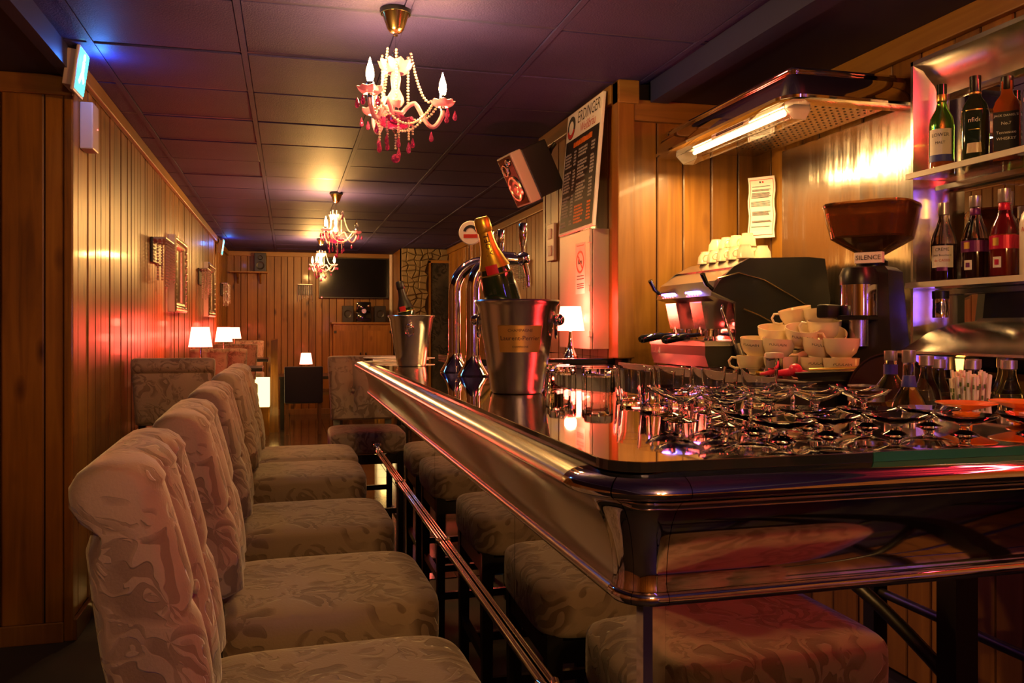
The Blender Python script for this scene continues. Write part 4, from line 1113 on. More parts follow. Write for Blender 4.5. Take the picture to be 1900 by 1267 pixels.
# ---- cups
cupm = MB().lathe([(.001, .004), (.026, .004), (.027, 0), (.031, 0), (.031, .005), (.045, .018), (.053, .04), (.056, .064), (.0535, .064), (.05, .041), (.042, .021), (.028, .009), (.001, .008)], 28).mesh('cup_body', 'cream', 40)
hdl = MB().tube([(.052, 0, .055), (.07, 0, .058), (.08, 0, .045), (.076, 0, .028), (.06, 0, .02), (.047, 0, .02)], .0042, 8).mesh('handle', 'cream', 60)
cupt = MB().wraptext('POULAIN', .014, .0538, .045, 0).mesh('lettering', 'ink', fix=False)
def cup(loc, rot, label, logo=None, grp='cream coffee cups by the grinder', s=1.0):
    t = thing('coffee_cup', label, 'cup', loc, 0, grp, rot=rot); t.scale = (s, s, s)
    b = link('cup_body', cupm, t); link('handle', hdl, b)
    if logo is not None: link('lettering', cupt, b, rot=(0, 0, logo))
    return t
ca = -2.15   # direction of the viewer seen from the cups
CB = 1.185
cups = [((1.555, 2.62, CB), (0, 0, 2.6), None, 'lower left cream cup of the heap, handle to the left'),
        ((1.565, 2.615, CB+.062), (.10, -.08, .4), -2.9, 'cream cup stacked upon the lower left cup of the heap'),
        ((1.60, 2.52, CB), (0, 0, 2.2), None, 'cream cup at the front foot of the heap behind the little steel pot'),
        ((1.60, 2.535, CB+.06), (.05, .05, -.3), -1.9, 'lettered cream cup in the second layer behind the steel pot'),
        ((1.655, 2.60, CB), (0, 0, 2.4), None, 'cream cup at the back of the heap bottom layer'),
        ((1.63, 2.61, CB+.10), (.18, -.15, .3), None, 'tilted cream cup in the middle of the heap'),
        ((1.665, 2.50, CB+.10), (.25, .2, -1.0), -1.2, 'lettered tilted cream cup atop the middle of the heap'),
        ((1.675, 2.42, CB), (0, 0, .2), -2.4, 'lower right cream cup of the heap with printed name'),
        ((1.675, 2.42, CB+.061), (.05, .12, -.5), -1.6, 'cream cup stacked on the lower right cup, name turned front'),
        ((1.70, 2.335, CB), (0, 0, .3), -2.4, 'rightmost lower cream cup beside the grinder foot'),
        ((1.705, 2.34, CB+.062), (.0, .0, .6), None, 'rightmost upper cream cup beside the grinder foot'),
        ((1.72, 2.60, CB+.10), (.1, -.1, 2.5), None, 'cream cup at the upper left of the heap, lower of two'),
        ((1.72, 2.60, CB+.165), (-.1, .2, 2.6), None, 'cream cup at the very top left of the heap'),
        ((1.76, 2.53, CB+.16), (.0, .1, 1.9), None, 'wide cream cup lying at the top right of the heap'),
        ((1.74, 2.48, CB+.12), (-.12, .0, 2.6), None, 'cream cup under the top right cup of the heap, handle left'),
        ((1.735, 2.44, CB+.085), (.5, .3, -1.2), -1.1, 'leaning cream cup on the right flank of the heap')]
for i, (l, r, lg, lab) in enumerate(cups): cup(l, r, lab, lg)
# espresso cups upside down on the machine
em_ = MB().lathe([(.001, .05), (.018, .05), (.02, .054), (.022, .054), (.022, .048), (.032, .03), (.036, 0), (.034, 0), (.03, .028), (.018, .046), (.001, .046)], 20).mesh('cup_body', 'cream', 40)
eh_ = MB().tube([(.033, 0, .01), (.046, 0, .01), (.05, 0, .02), (.044, 0, .032), (.03, 0, .036)], .003, 6).mesh('handle', 'cream', 60)
k = 0
pos = [('back', (1.86, 3.06+.085*i, 1.623)) for i in range(5)] + [('front', (1.77, 3.04+.083*i, 1.623)) for i in range(5)]
cnt = {'back': 0, 'front': 0}
for row, p in pos:
    lab = '%s espresso cup from the right in the %s row on the coffee machine' % (ORD[cnt[row]], row); cnt[row] += 1
    t = thing('espresso_cup', lab, 'cup', p, rk.uniform(2, 5), 'upturned espresso cups on the machine')
    b = link('cup_body', em_, t); link('handle', eh_, b)
for i, (x, y, z) in enumerate([(1.815, 3.10, 1.677), (1.815, 3.19, 1.677), (1.815, 3.27, 1.677), (1.815, 3.36, 1.677)]):
    t = thing('espresso_cup', '%s espresso cup from the right in the top layer on the machine' % ORD[i], 'cup', (x, y, z), i*1.1+2, 'upturned espresso cups on the machine')
    b = link('cup_body', em_, t); link('handle', eh_, b)
# saucers, tin, steel pot, pen, red opener, spoon tray
for i in range(7):
    tag(MB().lathe([(.001, .0), (.03, 0), (.062, .009), (.062, .011), (.03, .003), (.001, .003)], 28).build('saucer', 'cream', None, 40), '%s cream saucer from the bottom of the stack left of the grinder' % ORD[i], 'saucer', 'stacked saucers').location = (1.785, 2.62, CB+.08 + .0105*i + .001)
tag(MB().rbox(1.73, 1.84, 2.56, 2.68, CB, CB+.08, .004).build('paper_box', 'cream'), 'small cream box under the saucer stack behind the cups', 'box')
t = thing('steel_pot', 'little polished steel shaker with white lid before the cups', 'shaker', (1.545, 2.47, CB))
MB().lathe([(.001, 0), (.026, 0), (.028, .003), (.028, .062), (.001, .062)], 24).build('body', 'chrome', t, 40)
MB().lathe([(.029, .060), (.031, .062), (.031, .074), (.028, .078), (.001, .08)], 24).build('lid', 'white_plastic', t, 40)
t = thing('red_opener', 'glossy red plastic opener with a round head lying before the cups', 'opener', (1.565, 2.38, CB+.012), -.7)
MB().ball((0, 0, .012), .022, 14, 10).build('head', 'pink_plastic', t, 60)
MB().tube([(-.015, 0, .006), (-.05, .0, .002), (-.11, 0, -.004)], [.014, .01, .004], 10).tube([(.015, 0, .003), (.06, 0, -.003), (.085, 0, -.005)], [.012, .009, .004], 10).build('handle', 'pink_plastic', t, 60)
tag(MB().tube([(1.54, 2.62, CB+.006), (1.555, 2.52, CB+.006)], .005, 8).build('yellow_pencil', 'gold_foil'), 'short yellow pencil lying left of the steel shaker', 'pencil')
t = thing('knock_tray', 'flat black tray angled before the grinder base', 'tray', (1.66, 2.27, CB), -.6)
MB().add([(-.13, -.05, .0), (.13, -.05, .0), (.13, .05, 0), (-.13, .05, 0), (-.14, -.055, .02), (.14, -.055, .035), (.14, .055, .035), (-.14, .055, .02)], [(3,2,1,0),(0,1,5,4),(1,2,6,5),(2,3,7,6),(3,0,4,7),(4,5,6,7)]).build('pan', 'black_plastic', t)
MB().tube([(-.10, -.02, .03), (.12, .0, .042)], .004, 6).build('spoon', 'gold', t)

# ================================================================== SHELF CABINET ON THE RIGHT WALL
FX, FY = 2.1, 2.5
t = thing('shelf_cabinet', 'chrome framed bar shelf cabinet on the right wall', 'shelf cabinet', (0, 0, 0))
MB().box(XN-.012, XN-.004, .6, FY-.02, 1.2, 2.26).build('back_mirror', 'mirror', t)
MB().prism([(FX, FY), (FX, FY-.012), (FX+.04, FY-.03), (FX+.075, FY-.055), (XN-.01, FY-.06), (XN-.01, FY)], 1.2, 2.27, 'z').build('side_frame', 'chrome_soft', t, 30)
sec = [(FX, 2.27), (FX, 2.255), (FX+.03, 2.235), (FX+.06, 2.18), (FX+.07, 2.14), (FX+.1, 2.135), (XN-.01, 2.135), (XN-.01, 2.27)]
MB().prism(sec, .6, FY, 'y').f and None
b = MB(); b.add([(a, y, c) for y in (.6, FY) for a, c in sec], [(i, (i+1) % 8, 8+(i+1) % 8, 8+i) for i in range(8)] + [tuple(range(8)), tuple(range(8, 16))[::-1]]); b.build('top_frame', 'chrome_soft', t, 30)
for z in (1.851, 1.492):
    MB().rbox(1.98, XN-.02, .6, 2.37, z-.016, z, .002).build('shelf', 'glass', t)
    MB().box(1.974, 1.981, .6, 2.375, z-.017, z+.001).build('shelf_edge', 'offwhite', t)
    MB().box(XN-.06, XN-.03, .6, 2.45, z-.034, z-.018).build('shelf_bearer', 'chrome_soft', t)
cv = [(1.80, 1.275), (1.80, 1.268), (1.83, 1.262), (2.14, 1.262), (2.14, 1.372), (2.10, 1.375), (2.09, 1.366), (2.05, 1.362), (1.98, 1.352), (1.91, 1.328), (1.855, 1.298), (1.825, 1.283)]
b = MB(); nn_ = len(cv); b.add([(a, y, c) for y in (.6, 2.2) for a, c in cv], [(i, (i+1) % nn_, nn_+(i+1) % nn_, nn_+i) for i in range(nn_)] + [tuple(range(nn_)), tuple(range(nn_, 2*nn_))[::-1]]); b.build('lower_cove', 'chrome_soft', t, 35)

# ---- bottles
def bottle(name, loc, prof_, glass, label, parts, rz=0., n=24, sq=None, cat='bottle', grp=None):
    t = thing(name, label, cat, loc, rz, grp)
    MB().lathe(prof_, n, sq).build('glass_body', glass, t, 40)
    for nm, builder, m, sm in parts: builder().build(nm, m, t, sm)
    return t
def lat(p, n=24, sq=None): return lambda: MB().lathe(p, n, sq)
def strip(R, z0, z1, half, th=.0009): return lambda: MB().arc_strip(R, z0, z1, -half, half, 14, th)
def wt(key, s, R, z, ang=0., sx=1.): return lambda: MB().wraptext(key, s, R+.0016, z, ang, sx)
VA = -2.42      # labels look toward the bar front
Z1, Z2 = 1.852, 1.493
GS = 'spirit bottles on the shelves'
R = .038
bottle('whisky_bottle', (2.06, 2.31, Z1), [(.001, 0), (R, 0), (R, .15), (.034, .175), (.018, .205), (.014, .225), (.0145, .255), (.001, .255)], 'green_bottle', 'green whisky bottle with cream label at the left of the top shelf',
    [('label', strip(R, .045, .135, .95), 'paper', None), ('label_band', strip(R+.0012, .03, .052, .95), 'ink_blue', None), ('lettering', wt('LOWER', .016, R, .115), 'ink', None), ('lettering', wt('MALT', .012, R, .09), 'ink', None),
     ('stopper', lat([(.001, .25), (.0155, .25), (.0155, .285), (.001, .285)]), 'dark_bottle', 40), ('neck_band', lat([(.0152, .23), (.0157, .232), (.0157, .25), (.0152, .252)]), 'gold', 40), ('spirit', lat([(.0385, .004), (.0388, .03), (.0388, .03), (.0385, .031)]), 'whisky', 40)], VA, grp=GS)
bottle('whisky_bottle', (2.06, 2.17, Z1), [(.001, 0), (.036, 0), (.038, .01), (.04, .15), (.034, .18), (.018, .205), (.015, .215), (.015, .26), (.001, .26)], 'dark_bottle', 'dark triangular whisky bottle with gold outlines on the top shelf',
    [('label', strip(.0385, .03, .06, 1.0, .003), 'cream', None), ('gold_line', strip(.0405, .16, .163, 1.0), 'gold', None), ('gold_line', strip(.0405, .10, .102, 1.0), 'gold', None), ('lettering', wt('Glenfiddich', .02, .0405, .13), 'ink_white', None), ('cap', lat([(.0155, .22), (.0165, .222), (.0165, .272), (.001, .274)]), 'black_plastic', 40), ('neck_band', lat([(.0158, .215), (.017, .216), (.017, .221), (.0158, .222)]), 'gold', 40)], VA, n=30, sq=3, grp=GS)
bottle('whiskey_bottle', (2.07, 2.06, Z1), [(.001, 0), (.036, 0), (.036, .145), (.03, .165), (.017, .185), (.015, .2), (.015, .225), (.001, .225)], 'whisky', 'square whiskey bottle with black white-lettered label on the top shelf',
    [('label', lambda: MB().box(.0365, .038, -.033, .033, .015, .13), 'ink', None), ('lettering', lambda: MB().text("JACK DANIEL'S", .0095, (.0388, 0, .118), (0, 1, 0), (0, 0, 1)), 'ink_white', None), ('lettering', lambda: MB().text('No.7', .013, (.0388, 0, .095), (0, 1, 0), (0, 0, 1)), 'ink_white', None),
     ('lettering', lambda: MB().text('Tennessee', .012, (.0388, 0, .068), (0, 1, 0), (0, 0, 1)), 'ink_white', None), ('lettering', lambda: MB().text('WHISKEY', .012, (.0388, 0, .05), (0, 1, 0), (0, 0, 1)), 'ink_white', None), ('cap', lat([(.016, .2), (.0175, .202), (.0175, .24), (.001, .241)]), 'black_plastic', 40)], VA, n=32, sq=7, grp=GS)
bottle('gin_bottle', (2.06, 1.94, Z1), [(.001, 0), (.042, 0), (.042, .15), (.036, .17), (.02, .19), (.016, .195), (.016, .225), (.001, .225)], 'blue_bottle', 'broad blue-grey bottle with script and letter emblem at the right of the top shelf',
    [('lettering', lambda: MB().text('Bombay', .016, (.0432, -.01, .135), (0, 1, 0), (0, 0, 1)), 'ink_white', None), ('lettering', lambda: MB().text('B', .05, (.0432, 0, .07), (0, 1, 0), (0, 0, 1)), 'ink', None), ('cap', lat([(.019, .195), (.02, .197), (.02, .24), (.001, .242)]), 'metal_cap', 40)], VA, n=32, sq=8, grp=GS)
lowb = [(.001, 0), (.038, 0), (.039, .005), (.039, .125), (.034, .15), (.022, .18), (.0145, .205), (.0135, .235), (.001, .235)]
def liq(z, m): return ('liquor', lat([(.0392, .006), (.0394, .008), (.0394, z), (.0392, z+.001)]), m, 40)
bottle('liqueur_bottle', (2.05, 2.29, Z2), lowb, 'clear_bottle', 'dark cassis liqueur bottle with pointed white label at the left of the lower shelf',
    [liq(.12, 'cassis'), ('label', lambda: MB().arc_strip(.0397, .045, .115, -.85, .85, 14), 'paper', None), ('lettering', wt('CRÈME', .014, .0397, .102), 'ink', None), ('lettering', wt('Jean Bouchard', .0095, .0397, .084), 'ink', None), ('lettering', wt('de CASSIS', .0115, .0397, .067), 'ink_red', None), ('label_foot', strip(.0397, .034, .046, .4), 'purple_label', None), ('cap', lat([(.0145, .215), (.0165, .217), (.0165, .255), (.001, .256)]), 'metal_cap', 40)], VA, grp=GS)
bottle('liqueur_bottle', (2.06, 2.17, Z2), lowb, 'clear_bottle', 'dark violet liqueur bottle with purple band on the lower shelf',
    [liq(.125, 'cassis'), ('label', strip(.0397, .085, .12, 1.3), 'purple_label', None), ('seal', lambda: MB().arc_strip(.0408, .095, .115, -.75, -.3, 8), 'gold', None), ('fruit_label', lambda: MB().arc_strip(.0397, .03, .06, -.75, -.15, 8), 'paper', None), ('fruit_print', lambda: MB().arc_strip(.0408, .038, .052, -.6, -.3, 6), 'purple_label', None), ('neck_label', lat([(.0148, .2), (.0152, .201), (.0152, .22), (.0148, .221)]), 'purple_label', 40), ('cap', lat([(.0155, .225), (.017, .227), (.017, .26), (.001, .261)]), 'metal_cap', 40)], VA, grp=GS)
bottle('liqueur_bottle', (2.06, 2.06, Z2), lowb, 'clear_bottle', 'red fruit liqueur bottle with crimson band on the lower shelf',
    [liq(.15-.03, 'red_liquor'), ('label', strip(.0397, .085, .125, 1.3), 'red_label', None), ('seal', lambda: MB().arc_strip(.0408, .095, .118, -.75, -.3, 8), 'gold', None), ('fruit_label', lambda: MB().arc_strip(.0397, .03, .062, -.75, -.15, 8), 'paper', None), ('fruit_print', lambda: MB().arc_strip(.0408, .038, .054, -.6, -.3, 6), 'red_label', None), ('neck_label', lat([(.0148, .2), (.0155, .201), (.0155, .222), (.0148, .223)]), 'red_label', 40), ('neck_liquor', lat([(.0385, .128), (.0346, .150), (.0226, .18), (.0152, .2)]), 'red_liquor', 40), ('cap', lat([(.0155, .225), (.017, .227), (.017, .265), (.001, .266)]), 'metal_cap', 40)], VA, grp=GS)
bottle('schnapps_bottle', (2.05, 1.94, Z2), [(.001, 0), (.040, 0), (.041, .006), (.041, .15), (.036, .175), (.02, .2), (.0165, .21), (.0165, .23), (.001, .23)], 'frost', 'frosted white bottle with red cap and red lettering on the lower shelf',
    [('lettering', wt('ARCHERS', .02, .041, .13), 'ink_red', None), ('cap', lat([(.017, .225), (.0185, .227), (.0185, .262), (.001, .263)]), 'ink_red', 40), ('neck_ring', lat([(.0172, .208), (.018, .209), (.018, .216), (.0172, .217)]), 'ink_red', 40)], VA, grp=GS)
bottle('clear_bottle', (2.14, 2.13, Z2), [(.001, 0), (.034, 0), (.035, .01), (.035, .15), (.028, .18), (.016, .2), (.0145, .25), (.001, .25)], 'clear_bottle', 'clear spirit bottle with orange label behind the violet liqueur',
    [('label', strip(.0355, .10, .135, 1.2), 'ink_orange', None), ('fruit_mark', lambda: MB().arc_strip(.0366, .105, .12, -.3, .3, 6), 'lime', None), ('cap', lat([(.015, .23), (.017, .232), (.017, .27), (.001, .271)]), 'metal_cap', 40)], VA, grp=GS)
bottle('clear_bottle', (2.14, 1.99, Z2), [(.001, 0), (.034, 0), (.035, .01), (.035, .15), (.028, .18), (.016, .2), (.0145, .25), (.001, .25)], 'clear_bottle', 'clear spirit bottle with dark cap behind the frosted bottle',
    [('cap', lat([(.015, .22), (.017, .222), (.017, .265), (.001, .266)]), 'black_plastic', 40), ('label', strip(.0355, .06, .12, 1.2), 'paper', None)], VA, grp=GS)
bottle('pepper_mill', (2.02, 2.27, 1.377), [(.001, 0), (.024, 0), (.024, .03), (.023, .032), (.023, .06), (.001, .06)], 'chrome', 'small steel mill with black lid on the chrome cove under the lower shelf',
    [('lid', lat([(.0245, .06), (.025, .062), (.025, .085), (.001, .086)]), 'black_plastic', 40)], 0, cat='mill')

# ---- lower ledge behind the front arm with syrups, straws, jar
LZ = 1.015
t = thing('speed_rack', 'dark lower ledge behind the front arm holding syrup bottles', 'ledge', (0, 0, 0))
MB().box(1.25, XN-.01, 1.50, 2.10, LZ-.03, LZ).build('shelf_board', 'black_wood', t)
for x in (1.3, 1.72, 2.15): MB().box(x-.02, x+.02, 1.52, 2.08, .05, LZ-.03).build('support', 'black_wood', t)
GB = 'bottles on the ledge behind the bar'
bottle('liqueur_bottle', (1.465, 1.75, LZ), [(.001, 0), (.042, 0), (.042, .13), (.036, .155), (.018, .185), (.0135, .21), (.0135, .25), (.001, .25)], 'clear_bottle', 'round clear liqueur bottle with blue neck band on the ledge, leftmost',
    [('label', strip(.0425, .08, .13, .7), 'offwhite', None), ('neck_band', lat([(.0175, .186), (.0182, .188), (.0142, .212), (.0138, .213)]), 'ink_blue', 40), ('cap', lat([(.0145, .245), (.016, .247), (.016, .275), (.001, .276)]), 'metal_cap', 40)], -2.4, grp=GB)
bottle('liqueur_bottle', (1.51, 1.87, LZ), [(.001, 0), (.042, 0), (.042, .15), (.036, .18), (.018, .205), (.0145, .225), (.0145, .25), (.001, .25)], 'clear_bottle', 'yellow liqueur bottle half hidden behind the leftmost clear bottle',
    [('liquor', lat([(.0425, .004), (.0428, .006), (.0428, .14), (.0425, .141)]), 'syrup_yellow', 40), ('neck_band', strip(.0165, .21, .235, 1.4), 'ink_blue', 40), ('cap', lat([(.0145, .245), (.016, .247), (.016, .27), (.001, .271)]), 'metal_cap', 40)], -2.4, grp=GB)
bottle('liqueur_bottle', (1.585, 1.83, LZ), [(.001, 0), (.038, 0), (.038, .14), (.034, .165), (.02, .195), (.0145, .215), (.0145, .24), (.001, .24)], 'clear_bottle', 'dark liqueur bottle with steel cap between yellow bottle and straws',
    [('liquor', lat([(.0385, .004), (.0388, .006), (.0388, .13), (.0385, .131)]), 'syrup_brown', 40), ('cap', lat([(.0145, .232), (.018, .234), (.018, .258), (.001, .259)]), 'metal_cap', 40)], -2.4, grp=GB)
sy = [(1.665, 1.88, 'syrup_brown'), (1.70, 1.80, 'red_liquor'), (1.77, 1.87, 'syrup_brown'), (1.795, 1.78, 'syrup_yellow'), (1.86, 1.86, 'syrup_brown'), (1.89, 1.77, 'syrup_yellow')]
for i, (x, y, lq) in enumerate(sy):
    bottle('syrup_bottle', (x, y, LZ), [(.001, 0), (.036, 0), (.037, .005), (.037, .13), (.033, .155), (.02, .19), (.0155, .21), (.0155, .232), (.001, .232)], 'clear_bottle', '%s syrup bottle from the left on the ledge right of the straws' % ORD[i],
        [('syrup', lat([(.0375, .004), (.0378, .006), (.0378, .15), (.0375, .151)]), lq, 40), ('label', strip(.0382, .10, .135, .8), 'ink', None), ('lettering', wt('Teisseire', .015, .0388, .118), 'ink_white', None), ('cap', lat([(.0165, .222), (.019, .224), (.019, .246), (.001, .247)]), 'metal_cap', 40)], -2.45, grp=GB)
t = thing('straw_holder', 'glass holder packed with paper-wrapped straws on the ledge', 'straw holder', (1.60, 1.70, LZ))
MB().lathe([(.001, .003), (.032, .003), (.034, 0), (.038, 0), (.042, .10), (.039, .10), (.035, .006), (.001, .006)], 24).build('glass', 'glass', t, 40)
rk2 = random.Random(9)
for i in range(46):
    a = i*2.4; rr = .034*math.sqrt((i+.5)/46); sp = 1.35
    p0 = (rr*math.cos(a)*.8, rr*math.sin(a)*.8, .008); p1 = (rr*math.cos(a)*sp, rr*math.sin(a)*sp, .215+rk2.uniform(-.012, .014))
    q = .004
    MB().tube([p0, tuple(Vector(p0).lerp(Vector(p1), .5)), p1], q, 5).build('straw', 'paper', t, 40)
pr_ = MB()
for i in range(30):
    a = -2.2+rk2.uniform(-1.2, 1.2); z = rk2.uniform(.12, .195); r_ = .0395+.012*(z-.1)/.1
    pr_.M = Matrix.Translation((r_*math.cos(a), r_*math.sin(a), z)) @ Matrix.Rotation(a, 4, 'Z'); pr_.box(-.0005, .001, -.0022, .0022, -.005, .005)
stuff(pr_.build('wrapper_print', 'leaf', t, fix=False))
t = thing('storage_jar', 'dark lidded glass jar left of the ledge bottles', 'jar', (1.37, 1.78, LZ+.0))
MB().lathe([(.001, 0), (.045, 0), (.045, .14), (.041, .15), (.001, .15)], 24).build('glass', 'smoke_glass', t, 40)
MB().lathe([(.042, .15), (.046, .152), (.046, .175), (.001, .178)], 24).build('lid', 'chrome_soft', t, 40)
MB().lathe([(.046, .06), (.0465, .061), (.0465, .10), (.046, .101)], 24).build('label', 'gold', t, 40)
t = thing('tray_stand', 'round dark tray propped upright behind the ledge bottles', 'tray', (1.70, 2.10, LZ), 0, rot=(PI/2-.12, 0, -.3))
MB().lathe([(.001, 0), (.12, 0), (.128, .012), (.124, .012), (.118, .004), (.001, .004)], 40).build('disc', 'groove', t, 40).location = (0, .13, 0)
for x, y, z, lab in [(1.83, 2.245, 1.185, 'small glowing stand-in for a lamp glint, left of the ledge bottles'), (1.90, 2.06, 1.015, 'small glowing stand-in for a lamp glint, above the straws')]:
    t = thing('candle_cup_or_glint', lab, 'lamp_glint', (x, y, z), 0, 'lamp glints made as little glowing cups'); 
    if z < 1.1: MB().lathe([(.001, 0), (.03, 0), (.024, .012), (.01, .02), (.01, .19), (.024, .2), (.001, .205)], 16).build('stand', 'black_plastic', t, 40)
    zz = .205 if z < 1.1 else 0.
    MB().lathe([(.001, zz), (.009, zz), (.012, zz+.034), (.001, zz+.03)], 16).build('glint_cup', 'lamp_glint', t, 40)  # small glowing cups stand in for lamp reflections in dark glass

# ================================================================== ON THE COUNTER
# ---- ice buckets and champagne
def bucket(loc, s, rz, label, plate, rz_knob):
    t = thing('ice_bucket', label, 'ice bucket', loc, rz, 'steel ice buckets on the bar'); t.scale = (s, s, s)
    MB().lathe([(.001, .003), (.056, .003), (.058, 0), (.064, .002), (.068, .012), (.10, .218), (.107, .226), (.109, .231), (.107, .235), (.101, .233), (.097, .226), (.065, .014), (.001, .012)], 64).build('shell', 'bucket_steel', t, 40)
    for sgn in (0, PI):
        a = rz_knob + sgn; q = (.094*math.cos(a), .094*math.sin(a), .185)
        k = MB().ball((q[0]*1.13, q[1]*1.13, q[2]), .015, 12, 8).tube([q, (q[0]*1.12, q[1]*1.12, q[2])], .007, 10).build('knob', 'chrome', t, 50)
        b = MB(); b.M = Matrix.Translation((q[0]*1.05, q[1]*1.05, q[2]-.018)) @ Matrix.Rotation(a, 4, 'Z')
        b.tube([(.0, .02*math.cos(w_), .028*math.sin(w_)) for w_ in [2*PI*j/20 for j in range(20)]], .0028, 6, closed=True); b.build('ring', 'chrome', k, 50)
    if plate is not None:
        pl = MB(); n = 14; vs = []
        for i in range(n+1):
            a = plate - .62 + 1.24*i/n
            for z in (.105, .17):
                for e in (.0, .0015):
                    r_ = .068+(.10-.068)*(z-.012)/.206 + e; vs.append((r_*math.cos(a), r_*math.sin(a), z))
        fs = []
        for i in range(n): o = i*4; fs += [(o+1, o+5, o+7, o+3), (o, o+2, o+6, o+4), (o+2, o+3, o+7, o+6), (o, o+4, o+5, o+1)]
        p_ = pl.add(vs, fs + [(0, 1, 3, 2), (n*4, n*4+2, n*4+3, n*4+1)]).build('name_plate', 'gold', t, 40)
        for key, sz, z in (('CHAMPAGNE', .010, .158), ('Laurent-Perrier', .016, .139), ('CHAMPAGNE', .007, .118)):
            v_, f_ = TXT[key]; tm_ = MB()
            tm_.add([((.0695+.1553*(z+y*sz-.012)+.0012)*math.cos(plate+x*sz/.09), (.0695+.1553*(z+y*sz-.012)+.0012)*math.sin(plate+x*sz/.09), z+y*sz) for x, y, _ in v_], f_)
            tm_.build('plate_lettering', 'ink', p_, fix=False)
    return t
b1 = (.562, 2.075, TZ); b2 = (.512, 3.63, TZ)
bucket(b1, 1.0, 0, 'large polished steel ice bucket with name plate, nearest on the bar', -1.75, 2.75)
bucket(b2, .93, 0, 'smaller steel ice bucket with ring knob farther along the bar', None, -1.8)
chp = [(.001, .006), (.03, 0), (.041, .004), (.0435, .02), (.0435, .155), (.040, .185), (.030, .22), (.020, .25), (.0165, .275), (.0155, .30), (.001, .301)]
def champagne(loc, rot, label, foil, seal, z_f=.205, text=False, s=1.0):
    t = thing('champagne_bottle', label, 'bottle', loc, 0, 'champagne bottles in the buckets', rot=rot); t.scale = (s, s, s)
    MB().lathe(chp, 28).build('glass_body', 'wine_glass_green', t, 40)
    f_ = MB().lathe([(.0385, z_f), (.0315, .2215), (.0212, .2515), (.0178, .2755), (.0170, .292), (.0195, .295), (.0198, .305), (.019, .322), (.015, .329), (.001, .330)], 28).build('foil', foil, t, 40)
    if seal:
        MB().arc_strip(.0388, z_f-.012, z_f+.010, -2.35, -1.65, 8, .0035).build('seal', 'red_seal', t)
        MB().lathe([(.0415, z_f-.016), (.042, z_f-.015), (.0405, z_f-.0125), (.0400, z_f-.0125)], 28, caps=False).build('band', 'gold', t, 40)
    if text:
        v_, f2 = TXT['MOET']; sz = .020; m = MB()
        m.add([((.0205+.0005-(.0115*((.262+x*sz)-.222)/.03 if .262+x*sz < .252 else 0)*0 + max(0, .252-(.262+x*sz))*.36)*math.cos(-1.9+y*sz/.022), (.0205+.0005+max(0, .252-(.262+x*sz))*.36)*math.sin(-1.9+y*sz/.022), .262+x*sz) for x, y, _ in v_], f2)
        m.build('foil_lettering', 'ink', f_, fix=False)
    return t
champagne((.565, 2.095, TZ+.115), (.10, -.30, 0), 'champagne bottle with gold foil neck leaning in the nearest bucket', 'gold_foil', True, text=True, s=1.04)
champagne((.53, 3.65, TZ+.06), (.0, -.22, 0), 'champagne bottle with dull foil neck in the farther bucket', 'hammer_black', True, s=.95)

# ---- beer taps
t = thing('beer_tap_tower', 'twin chrome beer tap columns arching over the bar with upright handles', 'beer tap', (0, 0, TZ))
def column(x, y, ex):
    c = MB().lathe([(.001, 0), (.052, 0), (.054, .004), (.045, .018), (.032, .04), (.026, .06), (.025, .07), (.001, .07)], 28); c.v = [(a+x, b+y, z) for a, b, z in c.v]
    f_ = c.build('flared_foot', 'chrome', t, 40)
    p = [(x, y, .06+.03*k) for k in range(8)] + arc((x+.11, y, .30), .11, PI, PI*.55, 8, 'xz') + [(x+.15+.02*k, y, .405) for k in range(int(max(1, (ex-.15)/.02)))]
    MB().tube(p, .023, 18).build('arched_column', 'chrome', t, 50)
    return p
column(.60, 3.11, .16); column(.615, 2.855, .16)
def tap(x, y, z, hz=.085):
    k = MB().ball((x, y, z), .026, 16, 10).build('valve_body', 'chrome', t, 50)
    MB().lathe([(.006, 0), (.006, .02), (.010, .03), (.0145, .055), (.0155, .06), (.0155, .10), (.013, .105), (.001, .106)], 18).build('handle', 'chrome', k, 40).location = (x, y, z+.02)
    MB().tube([(x+.005, y-.01, z-.015), (x+.015, y-.012, z-.06), (x+.018, y-.012, z-.10)], [.010, .008, .007], 10).build('spout', 'chrome', k, 50)
MB().tube([(.70, 3.11, .405), (.78, 3.06, .405)], .017, 14).build('manifold', 'chrome', t, 50)
MB().tube([(.70, 2.855, .405), (.79, 2.84, .40)], .017, 14).build('manifold', 'chrome', t, 50)
tap(.735, 3.10, .405); tap(.765, 3.06, .405); tap(.79, 2.84, .405)
md = MB(); md.M = Matrix.Translation((.66, 3.10, .52)) @ Matrix.Rotation(-.35, 4, 'Z') @ Matrix.Rotation(PI/2, 4, 'X'); md.lathe([(.001, .008), (.042, .008), (.045, .004), (.045, -.004), (.001, -.006)], 32); md = md.build('brand_disc', 'ink_white', t, 40)
m2 = MB(); m2.M = Matrix.Translation((.66, 3.10, .52)) @ Matrix.Rotation(-.35, 4, 'Z') @ Matrix.Rotation(PI/2, 4, 'X'); m2.lathe([(.018, .0085), (.018, .0095), (.028, .0095), (.028, .0085)], 28, a0=.2, a1=PI-.2, caps=False); m2.build('disc_emblem', 'ink', md)
m2 = MB(); m2.M = Matrix.Translation((.66, 3.10, .52)) @ Matrix.Rotation(-.35, 4, 'Z') @ Matrix.Rotation(PI/2, 4, 'X'); m2.box(-.026, .026, -.02, -.006, .0085, .0095); m2.build('disc_band', 'ink_red', md)
MB().tube([(.66, 3.11, .40), (.66, 3.108, .49)], .008, 10).build('disc_stem', 'chrome', t, 50)
t = thing('drip_mat', 'thin steel drip tray on the counter under the taps', 'drip tray', (.69, 2.96, TZ))
MB().rbox(-.05, .06, -.2, .2, 0, .006, .002).build('tray', 'steel', t)
